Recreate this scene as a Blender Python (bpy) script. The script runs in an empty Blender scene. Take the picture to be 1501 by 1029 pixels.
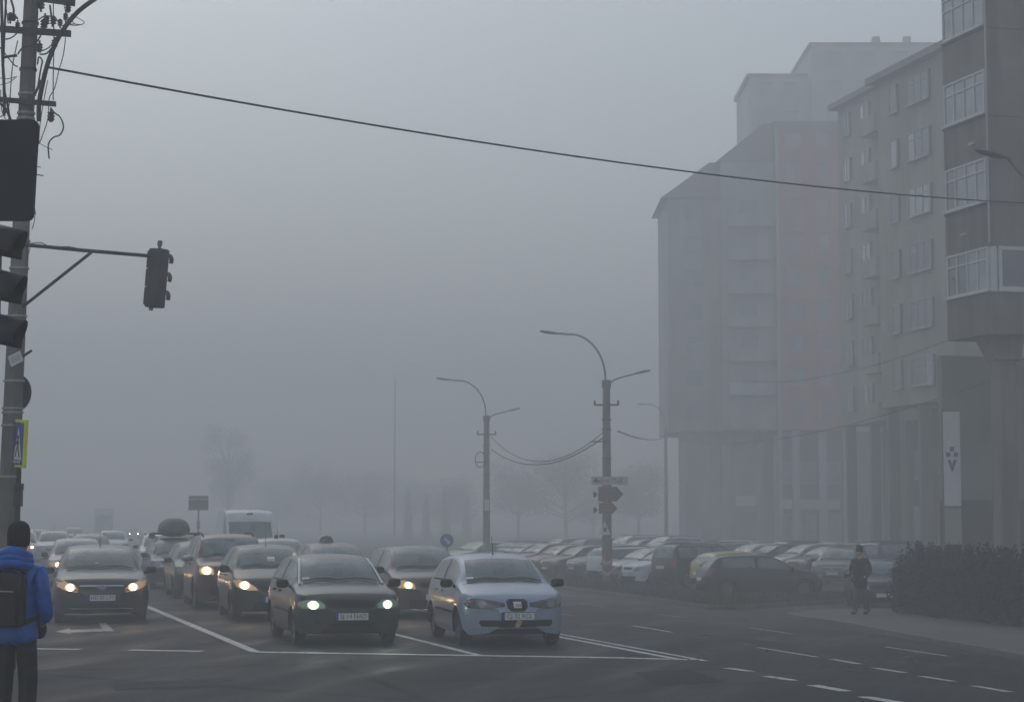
import bpy, bmesh, math, random
from mathutils import Vector, Matrix
from mathutils.bvhtree import BVHTree
from mathutils.geometry import delaunay_2d_cdt
import numpy as np

random.seed(7)
R = math.radians
scene = bpy.context.scene
COL = scene.collection

# ------------------------------------------------------------------ camera
F, CX, CY, EYE = 2900.0, 750.5, 514.5, 2.0
PITCH = math.atan(247.5 / F)
cam_d = bpy.data.cameras.new('camera')
cam = bpy.data.objects.new('camera', cam_d)
COL.objects.link(cam)
cam.location = (0, 0, EYE)
cam.rotation_euler = (R(90) + PITCH, 0, 0)
cam_d.sensor_width = 36.0
cam_d.lens = F / 1501 * 36
cam_d.clip_start = 0.3
cam_d.clip_end = 4000
scene.camera = cam

# ------------------------------------------------------------------ sky, sun, exposure
world = bpy.data.worlds.new('World')
scene.world = world
world.use_nodes = True
wn = world.node_tree.nodes
wl = world.node_tree.links
bg = wn['Background']
sky = wn.new('ShaderNodeTexSky')
sky.sky_type = 'NISHITA'
sky.sun_disc = False
sky.sun_elevation = R(38)
sky.sun_rotation = R(-20)
sky.air_density = 1.3
sky.dust_density = 2.0
hs = wn.new('ShaderNodeHueSaturation')
hs.inputs['Saturation'].default_value = 0.60
wl.new(sky.outputs[0], hs.inputs['Color'])
tint = wn.new('ShaderNodeVectorMath'); tint.operation = 'MULTIPLY'
tint.inputs[1].default_value = (0.92, 0.985, 1.04)      # overcast: the cloud deck is a touch cooler than the clear-sky model
wl.new(hs.outputs[0], tint.inputs[0])
wl.new(tint.outputs[0], bg.inputs['Color'])
bg.inputs['Strength'].default_value = 0.108
sun_d = bpy.data.lights.new('sun', 'SUN')
sun_d.energy = 0.5
sun_d.angle = R(60)
sun_d.color = (1, 0.97, 0.93)
sun = bpy.data.objects.new('sun', sun_d)
COL.objects.link(sun)
sun.rotation_euler = (R(52), 0, R(-20))
vs = scene.view_settings
vs.view_transform = 'Standard'
vs.look = 'None'
vs.exposure = 0.0
vs.gamma = 1.0
vs.use_curve_mapping = False
scene.cycles.use_denoising = True
scene.cycles.volume_bounces = 10
scene.cycles.max_bounces = 14
scene.cycles.transparent_max_bounces = 12
scene.cycles.sample_clamp_indirect = 3.0

# ------------------------------------------------------------------ layout helpers
DX, DY = -0.277, 0.961             # direction of the boulevard
def uv_of(x, y):
    return (x - 2.47) * DY - (y - 28.7) * DX, (x - 2.47) * DX + (y - 28.7) * DY
def xy_of(u, v):
    return 2.47 + u * DY + v * DX, 28.7 - u * DX + v * DY
def gz(x, y):
    u, v = uv_of(x, y)
    return -0.054 * min(max(u, 0.0), 11.2)
def ray(px, py):
    a, b = (px - CX) / F, (CY - py) / F
    c, s = math.cos(PITCH), math.sin(PITCH)
    return Vector((a, c - b * s, s + b * c))
def G(px, py, lift=0.0):
    """a point on the ground seen at this place of the photograph"""
    d = ray(px, py)
    z = 0.0
    for _ in range(60):
        t = (z - EYE) / d.z
        nz = gz(d.x * t, d.y * t) + lift
        z = z * 0.4 + nz * 0.6
    return Vector((d.x * t, d.y * t, z))
def P(px, py, Y):
    """a point at distance Y seen at this place of the photograph"""
    d = ray(px, py)
    t = Y / d.y
    return Vector((d.x * t, Y, EYE + d.z * t))

def smooth(t):
    t = min(max(t, 0), 1)
    return t * t * (3 - 2 * t)
def lerp(a, b, t):
    return a + (b - a) * t

def pchip(tab):
    xs = [p[0] for p in tab]; ys = [p[1] for p in tab]; n = len(xs)
    h = [xs[i+1]-xs[i] for i in range(n-1)]
    dl = [(ys[i+1]-ys[i])/h[i] for i in range(n-1)]
    m = [dl[0]] + [0]*(n-2) + [dl[-1]]
    for i in range(1, n-1):
        if dl[i-1]*dl[i] > 0:
            w1, w2 = 2*h[i]+h[i-1], h[i]+2*h[i-1]
            m[i] = (w1+w2)/(w1/dl[i-1]+w2/dl[i])
    def f(x):
        if x <= xs[0]: return ys[0]
        if x >= xs[-1]: return ys[-1]
        i = 0
        while x > xs[i+1]: i += 1
        t = (x-xs[i])/h[i]
        return ((1+2*t)*(1-t)**2*ys[i] + t*(1-t)**2*h[i]*m[i] + t*t*(3-2*t)*ys[i+1] + t*t*(t-1)*h[i]*m[i+1])
    return f

# ------------------------------------------------------------------ materials
def mat(name, col, rough=0.6, metal=0.0, coat=0.0, var=0.12, scale=4.0, bump=0.0, bscale=None,
        emit=None, estr=0.0, spec=0.5, detail=4.0, dirt=None, dirt_amt=0.0, dirt_scale=2.0, streak=False):
    m = bpy.data.materials.new(name)
    m.use_nodes = True
    nt = m.node_tree; N = nt.nodes; Lk = nt.links
    b = N['Principled BSDF']
    tc = N.new('ShaderNodeTexCoord')
    nz = N.new('ShaderNodeTexNoise')
    nz.inputs['Scale'].default_value = scale
    nz.inputs['Detail'].default_value = detail
    Lk.new(tc.outputs['Object'], nz.inputs['Vector'])
    mr = N.new('ShaderNodeMapRange')
    mr.inputs['From Min'].default_value = 0.3; mr.inputs['From Max'].default_value = 0.7
    mr.inputs['To Min'].default_value = 1 - var; mr.inputs['To Max'].default_value = 1 + var
    Lk.new(nz.outputs['Fac'], mr.inputs['Value'])
    mul = N.new('ShaderNodeVectorMath'); mul.operation = 'SCALE'
    mul.inputs[0].default_value = col[:3]
    Lk.new(mr.outputs[0], mul.inputs['Scale'])
    out = mul.outputs[0]
    if dirt:
        n2 = N.new('ShaderNodeTexNoise'); n2.inputs['Scale'].default_value = dirt_scale; n2.inputs['Detail'].default_value = 6
        if streak:
            mp = N.new('ShaderNodeMapping'); mp.inputs['Scale'].default_value = (3.5, 3.5, 0.35)
            Lk.new(tc.outputs['Object'], mp.inputs['Vector']); Lk.new(mp.outputs[0], n2.inputs['Vector'])
        else:
            Lk.new(tc.outputs['Object'], n2.inputs['Vector'])
        m2 = N.new('ShaderNodeMapRange')
        m2.inputs['From Min'].default_value = 0.42; m2.inputs['From Max'].default_value = 0.68
        m2.inputs['To Max'].default_value = dirt_amt
        Lk.new(n2.outputs['Fac'], m2.inputs['Value'])
        mx = N.new('ShaderNodeMix'); mx.data_type = 'RGBA'
        Lk.new(m2.outputs[0], mx.inputs['Factor'])
        Lk.new(out, mx.inputs['A']); mx.inputs['B'].default_value = (*dirt, 1)
        out = mx.outputs['Result']
    Lk.new(out, b.inputs['Base Color'])
    b.inputs['Roughness'].default_value = rough
    b.inputs['Metallic'].default_value = metal
    b.inputs['Specular IOR Level'].default_value = spec
    if coat:
        b.inputs['Coat Weight'].default_value = coat
        b.inputs['Coat Roughness'].default_value = 0.12
    if bump:
        bn = N.new('ShaderNodeTexNoise'); bn.inputs['Scale'].default_value = bscale or scale * 8
        bn.inputs['Detail'].default_value = 5
        Lk.new(tc.outputs['Object'], bn.inputs['Vector'])
        bp = N.new('ShaderNodeBump'); bp.inputs['Strength'].default_value = bump
        bp.inputs['Distance'].default_value = 0.02
        Lk.new(bn.outputs['Fac'], bp.inputs['Height'])
        Lk.new(bp.outputs[0], b.inputs['Normal'])
    if emit:
        b.inputs['Emission Color'].default_value = (*emit, 1)
        b.inputs['Emission Strength'].default_value = estr
    return m

def paint(name, col, metal=0.0, rough=0.38):
    return mat(name, col, rough=rough, metal=metal, coat=0.5, spec=0.3, var=0.07, scale=3, dirt=(0.09, 0.08, 0.07), dirt_amt=0.10, dirt_scale=2.2)

M = {}
M['rubber'] = mat('tyre_rubber', (0.018, 0.018, 0.019), 0.75, var=0.25, scale=9, bump=0.2, dirt=(0.06, 0.055, 0.05), dirt_amt=0.5)
M['rim'] = mat('wheel_trim', (0.16, 0.165, 0.17), 0.4, 0.7, dirt=(0.05, 0.045, 0.04), dirt_amt=0.6, dirt_scale=6)
M['black'] = mat('black_plastic', (0.009, 0.0095, 0.010), 0.6, var=0.2, scale=8, spec=0.2)
M['under'] = mat('underbody', (0.012, 0.012, 0.012), 0.85)
M['interior'] = mat('cabin_fabric', (0.03, 0.032, 0.034), 0.9, var=0.25, scale=12)
M['chrome'] = mat('chrome_trim', (0.6, 0.61, 0.62), 0.25, 1.0)
M['lens'] = mat('headlight_lens', (0.22, 0.24, 0.25), 0.12, 0.35, coat=1.0, var=0.5, scale=22)
M['lens_dark'] = mat('headlight_lens_smoked', (0.05, 0.055, 0.06), 0.12, 0.3, coat=1.0, var=0.5, scale=22)
M['bulb_off'] = mat('lamp_reflector', (0.20, 0.21, 0.22), 0.15, 0.8, coat=1.0)
M['bulb_warm'] = mat('lamp_lit_warm', (0.9, 0.8, 0.6), 0.3, emit=(1.0, 0.72, 0.40), estr=16)
M['glow_off'] = mat('reflector_ring', (0.16, 0.17, 0.18), 0.15, 0.5, coat=1.0)
M['glow_warm'] = mat('reflector_ring_warm', (0.4, 0.35, 0.25), 0.3, emit=(1.0, 0.50, 0.16), estr=1.5)  # emission stands in for the orange halo round a lit lamp
M['glow_green'] = mat('reflector_ring_cold', (0.4, 0.45, 0.35), 0.3, emit=(0.70, 1.0, 0.50), estr=1.1)  # the same painted halo, greenish
M['bulb_green'] = mat('lamp_lit_cold', (0.8, 0.9, 0.7), 0.3, emit=(0.78, 1.0, 0.66), estr=14)
M['bulb_far'] = mat('lamp_lit_far', (0.9, 0.9, 0.9), 0.3, emit=(1.0, 0.93, 0.82), estr=60)
M['indicator'] = mat('indicator_lit', (0.9, 0.6, 0.2), 0.3, emit=(1.0, 0.6, 0.12), estr=4)
M['lens_warm'] = mat('headlight_lens_lit_warm', (0.35, 0.3, 0.24), 0.12, 0.3, coat=1.0, emit=(1.0, 0.55, 0.22), estr=0.28)  # weak emission puts the lamp's amber halo into the lens
M['lens_green'] = mat('headlight_lens_lit_cold', (0.17, 0.20, 0.17), 0.12, 0.3, coat=1.0, emit=(0.6, 0.95, 0.5), estr=0.06)  # faint greenish halo put into the lens likewise
M['tail'] = mat('tail_light_red', (0.30, 0.02, 0.02), 0.2, coat=1.0, var=0.3, scale=14)
M['plate'] = mat('plate_white', (0.62, 0.63, 0.63), 0.45, var=0.08, scale=10)
M['plate_band'] = mat('plate_blue_band', (0.02, 0.05, 0.28), 0.45)
M['ink'] = mat('plate_black_ink', (0.02, 0.02, 0.02), 0.5)
M['silver'] = paint('paint_silver_blue', (0.29, 0.35, 0.445), 0.3)
M['p_green'] = paint('paint_dark_green', (0.018, 0.029, 0.024))
M['p_dark'] = paint('paint_anthracite', (0.021, 0.0205, 0.0205))
M['p_black'] = paint('paint_black', (0.012, 0.0125, 0.014))
M['p_maroon'] = paint('paint_maroon', (0.085, 0.028, 0.028))
M['p_red'] = paint('paint_red', (0.16, 0.02, 0.018))
M['p_brown'] = paint('paint_brown_grey', (0.062, 0.056, 0.048))
M['p_white'] = paint('paint_white', (0.62, 0.64, 0.66), 0.0)
M['p_silver'] = paint('paint_silver', (0.32, 0.33, 0.34), 0.5)
M['p_grey'] = paint('paint_grey', (0.12, 0.125, 0.13), 0.4)
M['p_blue'] = paint('paint_dark_blue', (0.02, 0.032, 0.075))
M['p_yellow'] = paint('paint_yellow', (0.42, 0.33, 0.05), 0.0)
M['p_beige'] = paint('paint_beige', (0.30, 0.28, 0.24), 0.3)
M['concrete'] = mat('pole_concrete', (0.17, 0.165, 0.155), 0.9, var=0.3, scale=3, bump=0.4, bscale=40, dirt=(0.07, 0.065, 0.06), dirt_amt=0.7, dirt_scale=1.2)
M['steel'] = mat('galvanised_steel', (0.16, 0.165, 0.17), 0.55, 0.6, var=0.2, scale=8)
M['rust'] = mat('crossarm_steel', (0.05, 0.045, 0.042), 0.8, 0.3, var=0.35, scale=8)
M['band'] = mat('clamp_band', (0.34, 0.35, 0.35), 0.5, 0.7)
M['cable'] = mat('cable_black', (0.015, 0.015, 0.016), 0.7)
M['porcelain'] = mat('insulator', (0.05, 0.03, 0.025), 0.25)
M['signback'] = mat('sign_back_dark', (0.022, 0.026, 0.032), 0.6, 0.2, var=0.15, scale=3, spec=0.2)
M['sigblack'] = mat('signal_housing', (0.012, 0.013, 0.014), 0.55)
M['siggrey'] = mat('signal_housing_grey', (0.045, 0.047, 0.047), 0.6, var=0.2)
M['siggreen'] = mat('signal_green_lens', (0.0, 0.10, 0.07), 0.25, emit=(0, 0.7, 0.5), estr=0.03)
M['sign_blue'] = mat('sign_blue', (0.02, 0.07, 0.26), 0.5)
M['sign_yellow'] = mat('sign_fluo_yellow', (0.68, 0.72, 0.03), 0.5)
M['sign_white'] = mat('sign_white', (0.62, 0.63, 0.64), 0.55, var=0.08)
M['sign_brown'] = mat('sign_brown', (0.12, 0.05, 0.035), 0.6)
M['skin'] = mat('skin', (0.42, 0.25, 0.18), 0.6)
M['jacket'] = mat('blue_nylon', (0.005, 0.10, 0.44), 0.42, var=0.3, scale=6, bump=1.0, bscale=11)
M['trousers'] = mat('black_trousers', (0.012, 0.013, 0.015), 0.9, var=0.3, bump=0.5, bscale=12)
M['beanie'] = mat('black_knit', (0.008, 0.008, 0.009), 0.95, var=0.4, scale=60, bump=0.9, bscale=90)
M['pack'] = mat('black_backpack', (0.012, 0.012, 0.013), 0.75, var=0.3, scale=12, bump=0.4, bscale=40)
M['zip'] = mat('grey_zip', (0.35, 0.36, 0.38), 0.4, 0.5)
M['coat'] = mat('dark_coat', (0.007, 0.009, 0.014), 0.9, var=0.2, bump=0.3)
M['jeans'] = mat('grey_jeans', (0.055, 0.065, 0.08), 0.9, var=0.2)
M['shoe'] = mat('black_shoe', (0.012, 0.012, 0.012), 0.6)
M['wall_brown'] = mat('render_brown', (0.19, 0.162, 0.135), 0.9, var=0.22, scale=0.7, bump=0.3, bscale=20, dirt=(0.085, 0.078, 0.07), dirt_amt=0.85, dirt_scale=0.6, streak=True)
M['wall_green'] = mat('render_grey_green', (0.335, 0.335, 0.295), 0.9, var=0.15, scale=0.5, dirt=(0.14, 0.14, 0.12), dirt_amt=0.5, dirt_scale=0.3, streak=True)
M['wall_red'] = mat('render_red_brown', (0.36, 0.20, 0.165), 0.9, var=0.15, scale=0.5, dirt=(0.13, 0.08, 0.07), dirt_amt=0.4, dirt_scale=0.3, streak=True)
M['wall_grey'] = mat('render_grey', (0.36, 0.355, 0.35), 0.9, var=0.15, scale=0.4, dirt=(0.12, 0.12, 0.12), dirt_amt=0.5, dirt_scale=0.25, streak=True)
M['wall_pale'] = mat('render_pale', (0.42, 0.43, 0.45), 0.9, var=0.1, scale=0.6, dirt=(0.25, 0.25, 0.26), dirt_amt=0.5, dirt_scale=0.5)
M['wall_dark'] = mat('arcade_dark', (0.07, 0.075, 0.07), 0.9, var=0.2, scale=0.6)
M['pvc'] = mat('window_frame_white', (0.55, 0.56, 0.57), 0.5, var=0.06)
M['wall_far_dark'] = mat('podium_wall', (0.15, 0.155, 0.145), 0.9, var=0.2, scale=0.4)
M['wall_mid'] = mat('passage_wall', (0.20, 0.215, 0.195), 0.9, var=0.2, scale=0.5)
M['wall_tower'] = mat('render_tower_pale', (0.47, 0.48, 0.48), 0.9, var=0.12, scale=0.4)  # fog fade put into the tower's wall colour
M['pane_tower'] = mat('window_pane_curtained', (0.40, 0.41, 0.42), 0.4, var=0.2, scale=0.6)  # pane paled towards the wall to imitate fog, no curtain
M['pvc_far'] = mat('window_frame_dull', (0.36, 0.365, 0.37), 0.6, var=0.1)  # frame tone drawn towards the walls to imitate haze
M['pane_far'] = mat('window_pane_dull', (0.22, 0.235, 0.25), 0.3, var=0.4, scale=0.6)  # distance haze put into the paler pane colour
M['pane'] = mat('window_pane', (0.10, 0.12, 0.135), 0.08, coat=1.0, var=0.5, scale=0.6)
M['pane_net'] = mat('window_pane_net_curtain', (0.30, 0.32, 0.34), 0.25, coat=1.0, var=0.3, scale=1.2)
M['roof_tile'] = mat('roof_sheet', (0.24, 0.225, 0.22), 0.8, var=0.2)
M['kerb'] = mat('kerb_concrete', (0.16, 0.158, 0.15), 0.9, var=0.25, scale=3, bump=0.3, dirt=(0.08, 0.075, 0.07), dirt_amt=0.6)
M['bark'] = mat('bark', (0.05, 0.043, 0.037), 0.95, var=0.35, scale=6, bump=0.6)
M['leaf_dark'] = mat('leaf_hedge', (0.022, 0.034, 0.02), 0.85, var=0.7, scale=2.5, spec=0.1)
M['leaf_autumn'] = mat('leaf_autumn', (0.20, 0.12, 0.045), 0.8, var=0.5, scale=0.5, spec=0.2)
M['leaf_olive'] = mat('leaf_olive', (0.085, 0.078, 0.04), 0.8, var=0.5, scale=0.5, spec=0.2)
M['leaf_fir'] = mat('leaf_fir', (0.025, 0.04, 0.03), 0.8, var=0.4, scale=1, spec=0.2)
M['red_stripe'] = mat('faded_red_band', (0.30, 0.10, 0.08), 0.8, var=0.2)
M['white_stripe'] = mat('faded_white_band', (0.40, 0.39, 0.37), 0.8, var=0.2)

M['sign_white_green'] = mat('sign_white_greenish', (0.42, 0.47, 0.44), 0.6)
M['sign_brown_pale'] = mat('sign_border', (0.20, 0.13, 0.11), 0.6)
M['sign_faded'] = mat('sign_faded_letters', (0.20, 0.15, 0.13), 0.6)
M['chrome_dull'] = mat('pale_moulding', (0.55, 0.57, 0.58), 0.35, 0.4)
M['wall_beige'] = mat('pier_render', (0.24, 0.205, 0.18), 0.9, var=0.2, scale=0.8, bump=0.2)
M['sign_blue_dark'] = mat('banner_print', (0.04, 0.06, 0.13), 0.7)
M['patch_dark'] = mat('asphalt_repair_dark', (0.022, 0.0225, 0.023), 0.7, var=0.3, scale=6, bump=0.4, bscale=60, spec=0.12)
M['patch_light'] = mat('asphalt_repair_light', (0.058, 0.058, 0.056), 0.8, var=0.3, scale=5, bump=0.4, bscale=60, spec=0.1)
M['marking_worn'] = mat('thin_road_paint', (0.26, 0.26, 0.26), 0.6, var=0.6, scale=6, detail=8)

def glass_material():
    m = bpy.data.materials.new('car_glass')
    m.use_nodes = True
    N = m.node_tree.nodes; Lk = m.node_tree.links
    b = N['Principled BSDF']
    out = N['Material Output']
    tc = N.new('ShaderNodeTexCoord')
    nz = N.new('ShaderNodeTexNoise'); nz.inputs['Scale'].default_value = 2.2; nz.inputs['Detail'].default_value = 5
    Lk.new(tc.outputs['Object'], nz.inputs['Vector'])
    b.inputs['Base Color'].default_value = (0.20, 0.26, 0.26, 1)
    b.inputs['Roughness'].default_value = 0.08
    b.inputs['Specular IOR Level'].default_value = 0.9
    b.inputs['Coat Weight'].default_value = 1.0
    b.inputs['Coat Roughness'].default_value = 0.05
    tr = N.new('ShaderNodeBsdfTransparent'); tr.inputs['Color'].default_value = (0.62, 0.72, 0.72, 1)
    mr = N.new('ShaderNodeMapRange')
    mr.inputs['From Min'].default_value = 0.35; mr.inputs['From Max'].default_value = 0.7
    mr.inputs['To Min'].default_value = 0.5; mr.inputs['To Max'].default_value = 0.72
    Lk.new(nz.outputs['Fac'], mr.inputs['Value'])
    mx = N.new('ShaderNodeMixShader')
    Lk.new(mr.outputs[0], mx.inputs[0])
    Lk.new(tr.outputs[0], mx.inputs[1]); Lk.new(b.outputs[0], mx.inputs[2])
    Lk.new(mx.outputs[0], out.inputs['Surface'])
    return m
M['glass'] = glass_material()

def asphalt_material():
    m = bpy.data.materials.new('damp_asphalt')
    m.use_nodes = True
    N = m.node_tree.nodes; Lk = m.node_tree.links
    b = N['Principled BSDF']
    tc = N.new('ShaderNodeTexCoord')
    def noise(s, d=5, stretch=None):
        n = N.new('ShaderNodeTexNoise'); n.inputs['Scale'].default_value = s; n.inputs['Detail'].default_value = d
        if stretch:
            mp = N.new('ShaderNodeMapping'); mp.inputs['Rotation'].default_value = (0, 0, R(16.1) * -1); mp.inputs['Scale'].default_value = stretch
            mp.vector_type = 'TEXTURE'
            Lk.new(tc.outputs['Object'], mp.inputs['Vector']); Lk.new(mp.outputs[0], n.inputs['Vector'])
        else:
            Lk.new(tc.outputs['Object'], n.inputs['Vector'])
        return n
    big = noise(0.22, 5); mid = noise(1.3, 6, (1, 9, 1)); fine = noise(55, 4)
    a = N.new('ShaderNodeMath'); a.operation = 'MULTIPLY_ADD'; a.inputs[1].default_value = 0.6
    Lk.new(big.outputs['Fac'], a.inputs[0]); Lk.new(mid.outputs['Fac'], a.inputs[2])
    a2 = N.new('ShaderNodeMath'); a2.operation = 'MULTIPLY_ADD'; a2.inputs[1].default_value = 0.35
    Lk.new(fine.outputs['Fac'], a2.inputs[0]); Lk.new(a.outputs[0], a2.inputs[2])
    cr = N.new('ShaderNodeValToRGB')
    cr.color_ramp.elements[0].position = 0.68; cr.color_ramp.elements[0].color = (0.013, 0.0135, 0.014, 1)
    cr.color_ramp.elements[1].position = 0.93; cr.color_ramp.elements[1].color = (0.056, 0.057, 0.057, 1)
    sc = N.new('ShaderNodeMath'); sc.operation = 'MULTIPLY'; sc.inputs[1].default_value = 0.85
    Lk.new(a2.outputs[0], sc.inputs[0]); Lk.new(sc.outputs[0], cr.inputs[0])
    # cracks and tar seams
    vo = N.new('ShaderNodeTexVoronoi'); vo.feature = 'DISTANCE_TO_EDGE'; vo.inputs['Scale'].default_value = 0.16
    dist = noise(0.9, 4)
    ad = N.new('ShaderNodeMix'); ad.data_type = 'VECTOR'; ad.inputs['Factor'].default_value = 0.12
    Lk.new(tc.outputs['Object'], ad.inputs['A']); Lk.new(dist.outputs['Color'], ad.inputs['B'])
    Lk.new(ad.outputs['Result'], vo.inputs['Vector'])
    cm = N.new('ShaderNodeMapRange'); cm.inputs['From Min'].default_value = 0.0015; cm.inputs['From Max'].default_value = 0.010
    cm.inputs['To Min'].default_value = 0.45; cm.inputs['To Max'].default_value = 1.0
    Lk.new(vo.outputs['Distance'], cm.inputs['Value'])
    mm = N.new('ShaderNodeVectorMath'); mm.operation = 'SCALE'
    Lk.new(cr.outputs[0], mm.inputs[0]); Lk.new(cm.outputs[0], mm.inputs['Scale'])
    Lk.new(mm.outputs[0], b.inputs['Base Color'])
    rr = N.new('ShaderNodeMapRange'); rr.inputs['From Min'].default_value = 0.35; rr.inputs['From Max'].default_value = 0.65
    rr.inputs['To Min'].default_value = 0.5; rr.inputs['To Max'].default_value = 0.85
    Lk.new(mid.outputs['Fac'], rr.inputs['Value']); Lk.new(rr.outputs[0], b.inputs['Roughness'])
    bp = N.new('ShaderNodeBump'); bp.inputs['Strength'].default_value = 0.35; bp.inputs['Distance'].default_value = 0.01
    Lk.new(fine.outputs['Fac'], bp.inputs['Height']); Lk.new(bp.outputs[0], b.inputs['Normal'])
    b.inputs['Specular IOR Level'].default_value = 0.10
    return m
M['asphalt'] = asphalt_material()
M['ground'] = mat('earth_ground', (0.07, 0.07, 0.055), 0.95, var=0.3, scale=0.4)
M['grass_base'] = mat('worn_grass', (0.045, 0.05, 0.03), 0.95, var=0.45, scale=1.8, bump=0.6, dirt=(0.07, 0.06, 0.045), dirt_amt=0.7, dirt_scale=0.7)

def paving_material():
    m = bpy.data.materials.new('sidewalk_paving')
    m.use_nodes = True
    N = m.node_tree.nodes; Lk = m.node_tree.links
    b = N['Principled BSDF']
    tc = N.new('ShaderNodeTexCoord')
    br = N.new('ShaderNodeTexBrick')
    br.inputs['Scale'].default_value = 4.5
    br.inputs['Color1'].default_value = (0.085, 0.078, 0.072, 1); br.inputs['Color2'].default_value = (0.11, 0.10, 0.093, 1)
    br.inputs['Mortar'].default_value = (0.05, 0.048, 0.045, 1)
    Lk.new(tc.outputs['Object'], br.inputs['Vector'])
    nz = N.new('ShaderNodeTexNoise'); nz.inputs['Scale'].default_value = 0.8; nz.inputs['Detail'].default_value = 6
    Lk.new(tc.outputs['Object'], nz.inputs['Vector'])
    mr = N.new('ShaderNodeMapRange'); mr.inputs['To Min'].default_value = 0.6; mr.inputs['To Max'].default_value = 1.35
    Lk.new(nz.outputs['Fac'], mr.inputs['Value'])
    mm = N.new('ShaderNodeVectorMath'); mm.operation = 'SCALE'
    Lk.new(br.outputs['Color'], mm.inputs[0]); Lk.new(mr.outputs[0], mm.inputs['Scale'])
    Lk.new(mm.outputs[0], b.inputs['Base Color'])
    b.inputs['Roughness'].default_value = 0.7
    return m
M['paving'] = paving_material()

def marking_material():
    m = bpy.data.materials.new('worn_road_paint')
    m.use_nodes = True
    N = m.node_tree.nodes; Lk = m.node_tree.links
    b = N['Principled BSDF']
    tc = N.new('ShaderNodeTexCoord')
    nz = N.new('ShaderNodeTexNoise'); nz.inputs['Scale'].default_value = 7; nz.inputs['Detail'].default_value = 8
    nz.inputs['Roughness'].default_value = 0.75
    Lk.new(tc.outputs['Object'], nz.inputs['Vector'])
    cr = N.new('ShaderNodeValToRGB')
    cr.color_ramp.elements[0].position = 0.36; cr.color_ramp.elements[0].color = (0.10, 0.10, 0.10, 1)
    cr.color_ramp.elements[1].position = 0.50; cr.color_ramp.elements[1].color = (0.52, 0.53, 0.53, 1)
    Lk.new(nz.outputs['Fac'], cr.inputs[0]); Lk.new(cr.outputs[0], b.inputs['Base Color'])
    b.inputs['Roughness'].default_value = 0.55
    return m
M['marking'] = marking_material()
M['marking_faded'] = mat('faded_road_paint', (0.2, 0.2, 0.2), 0.6, var=0.5, scale=5, detail=8)

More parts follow.
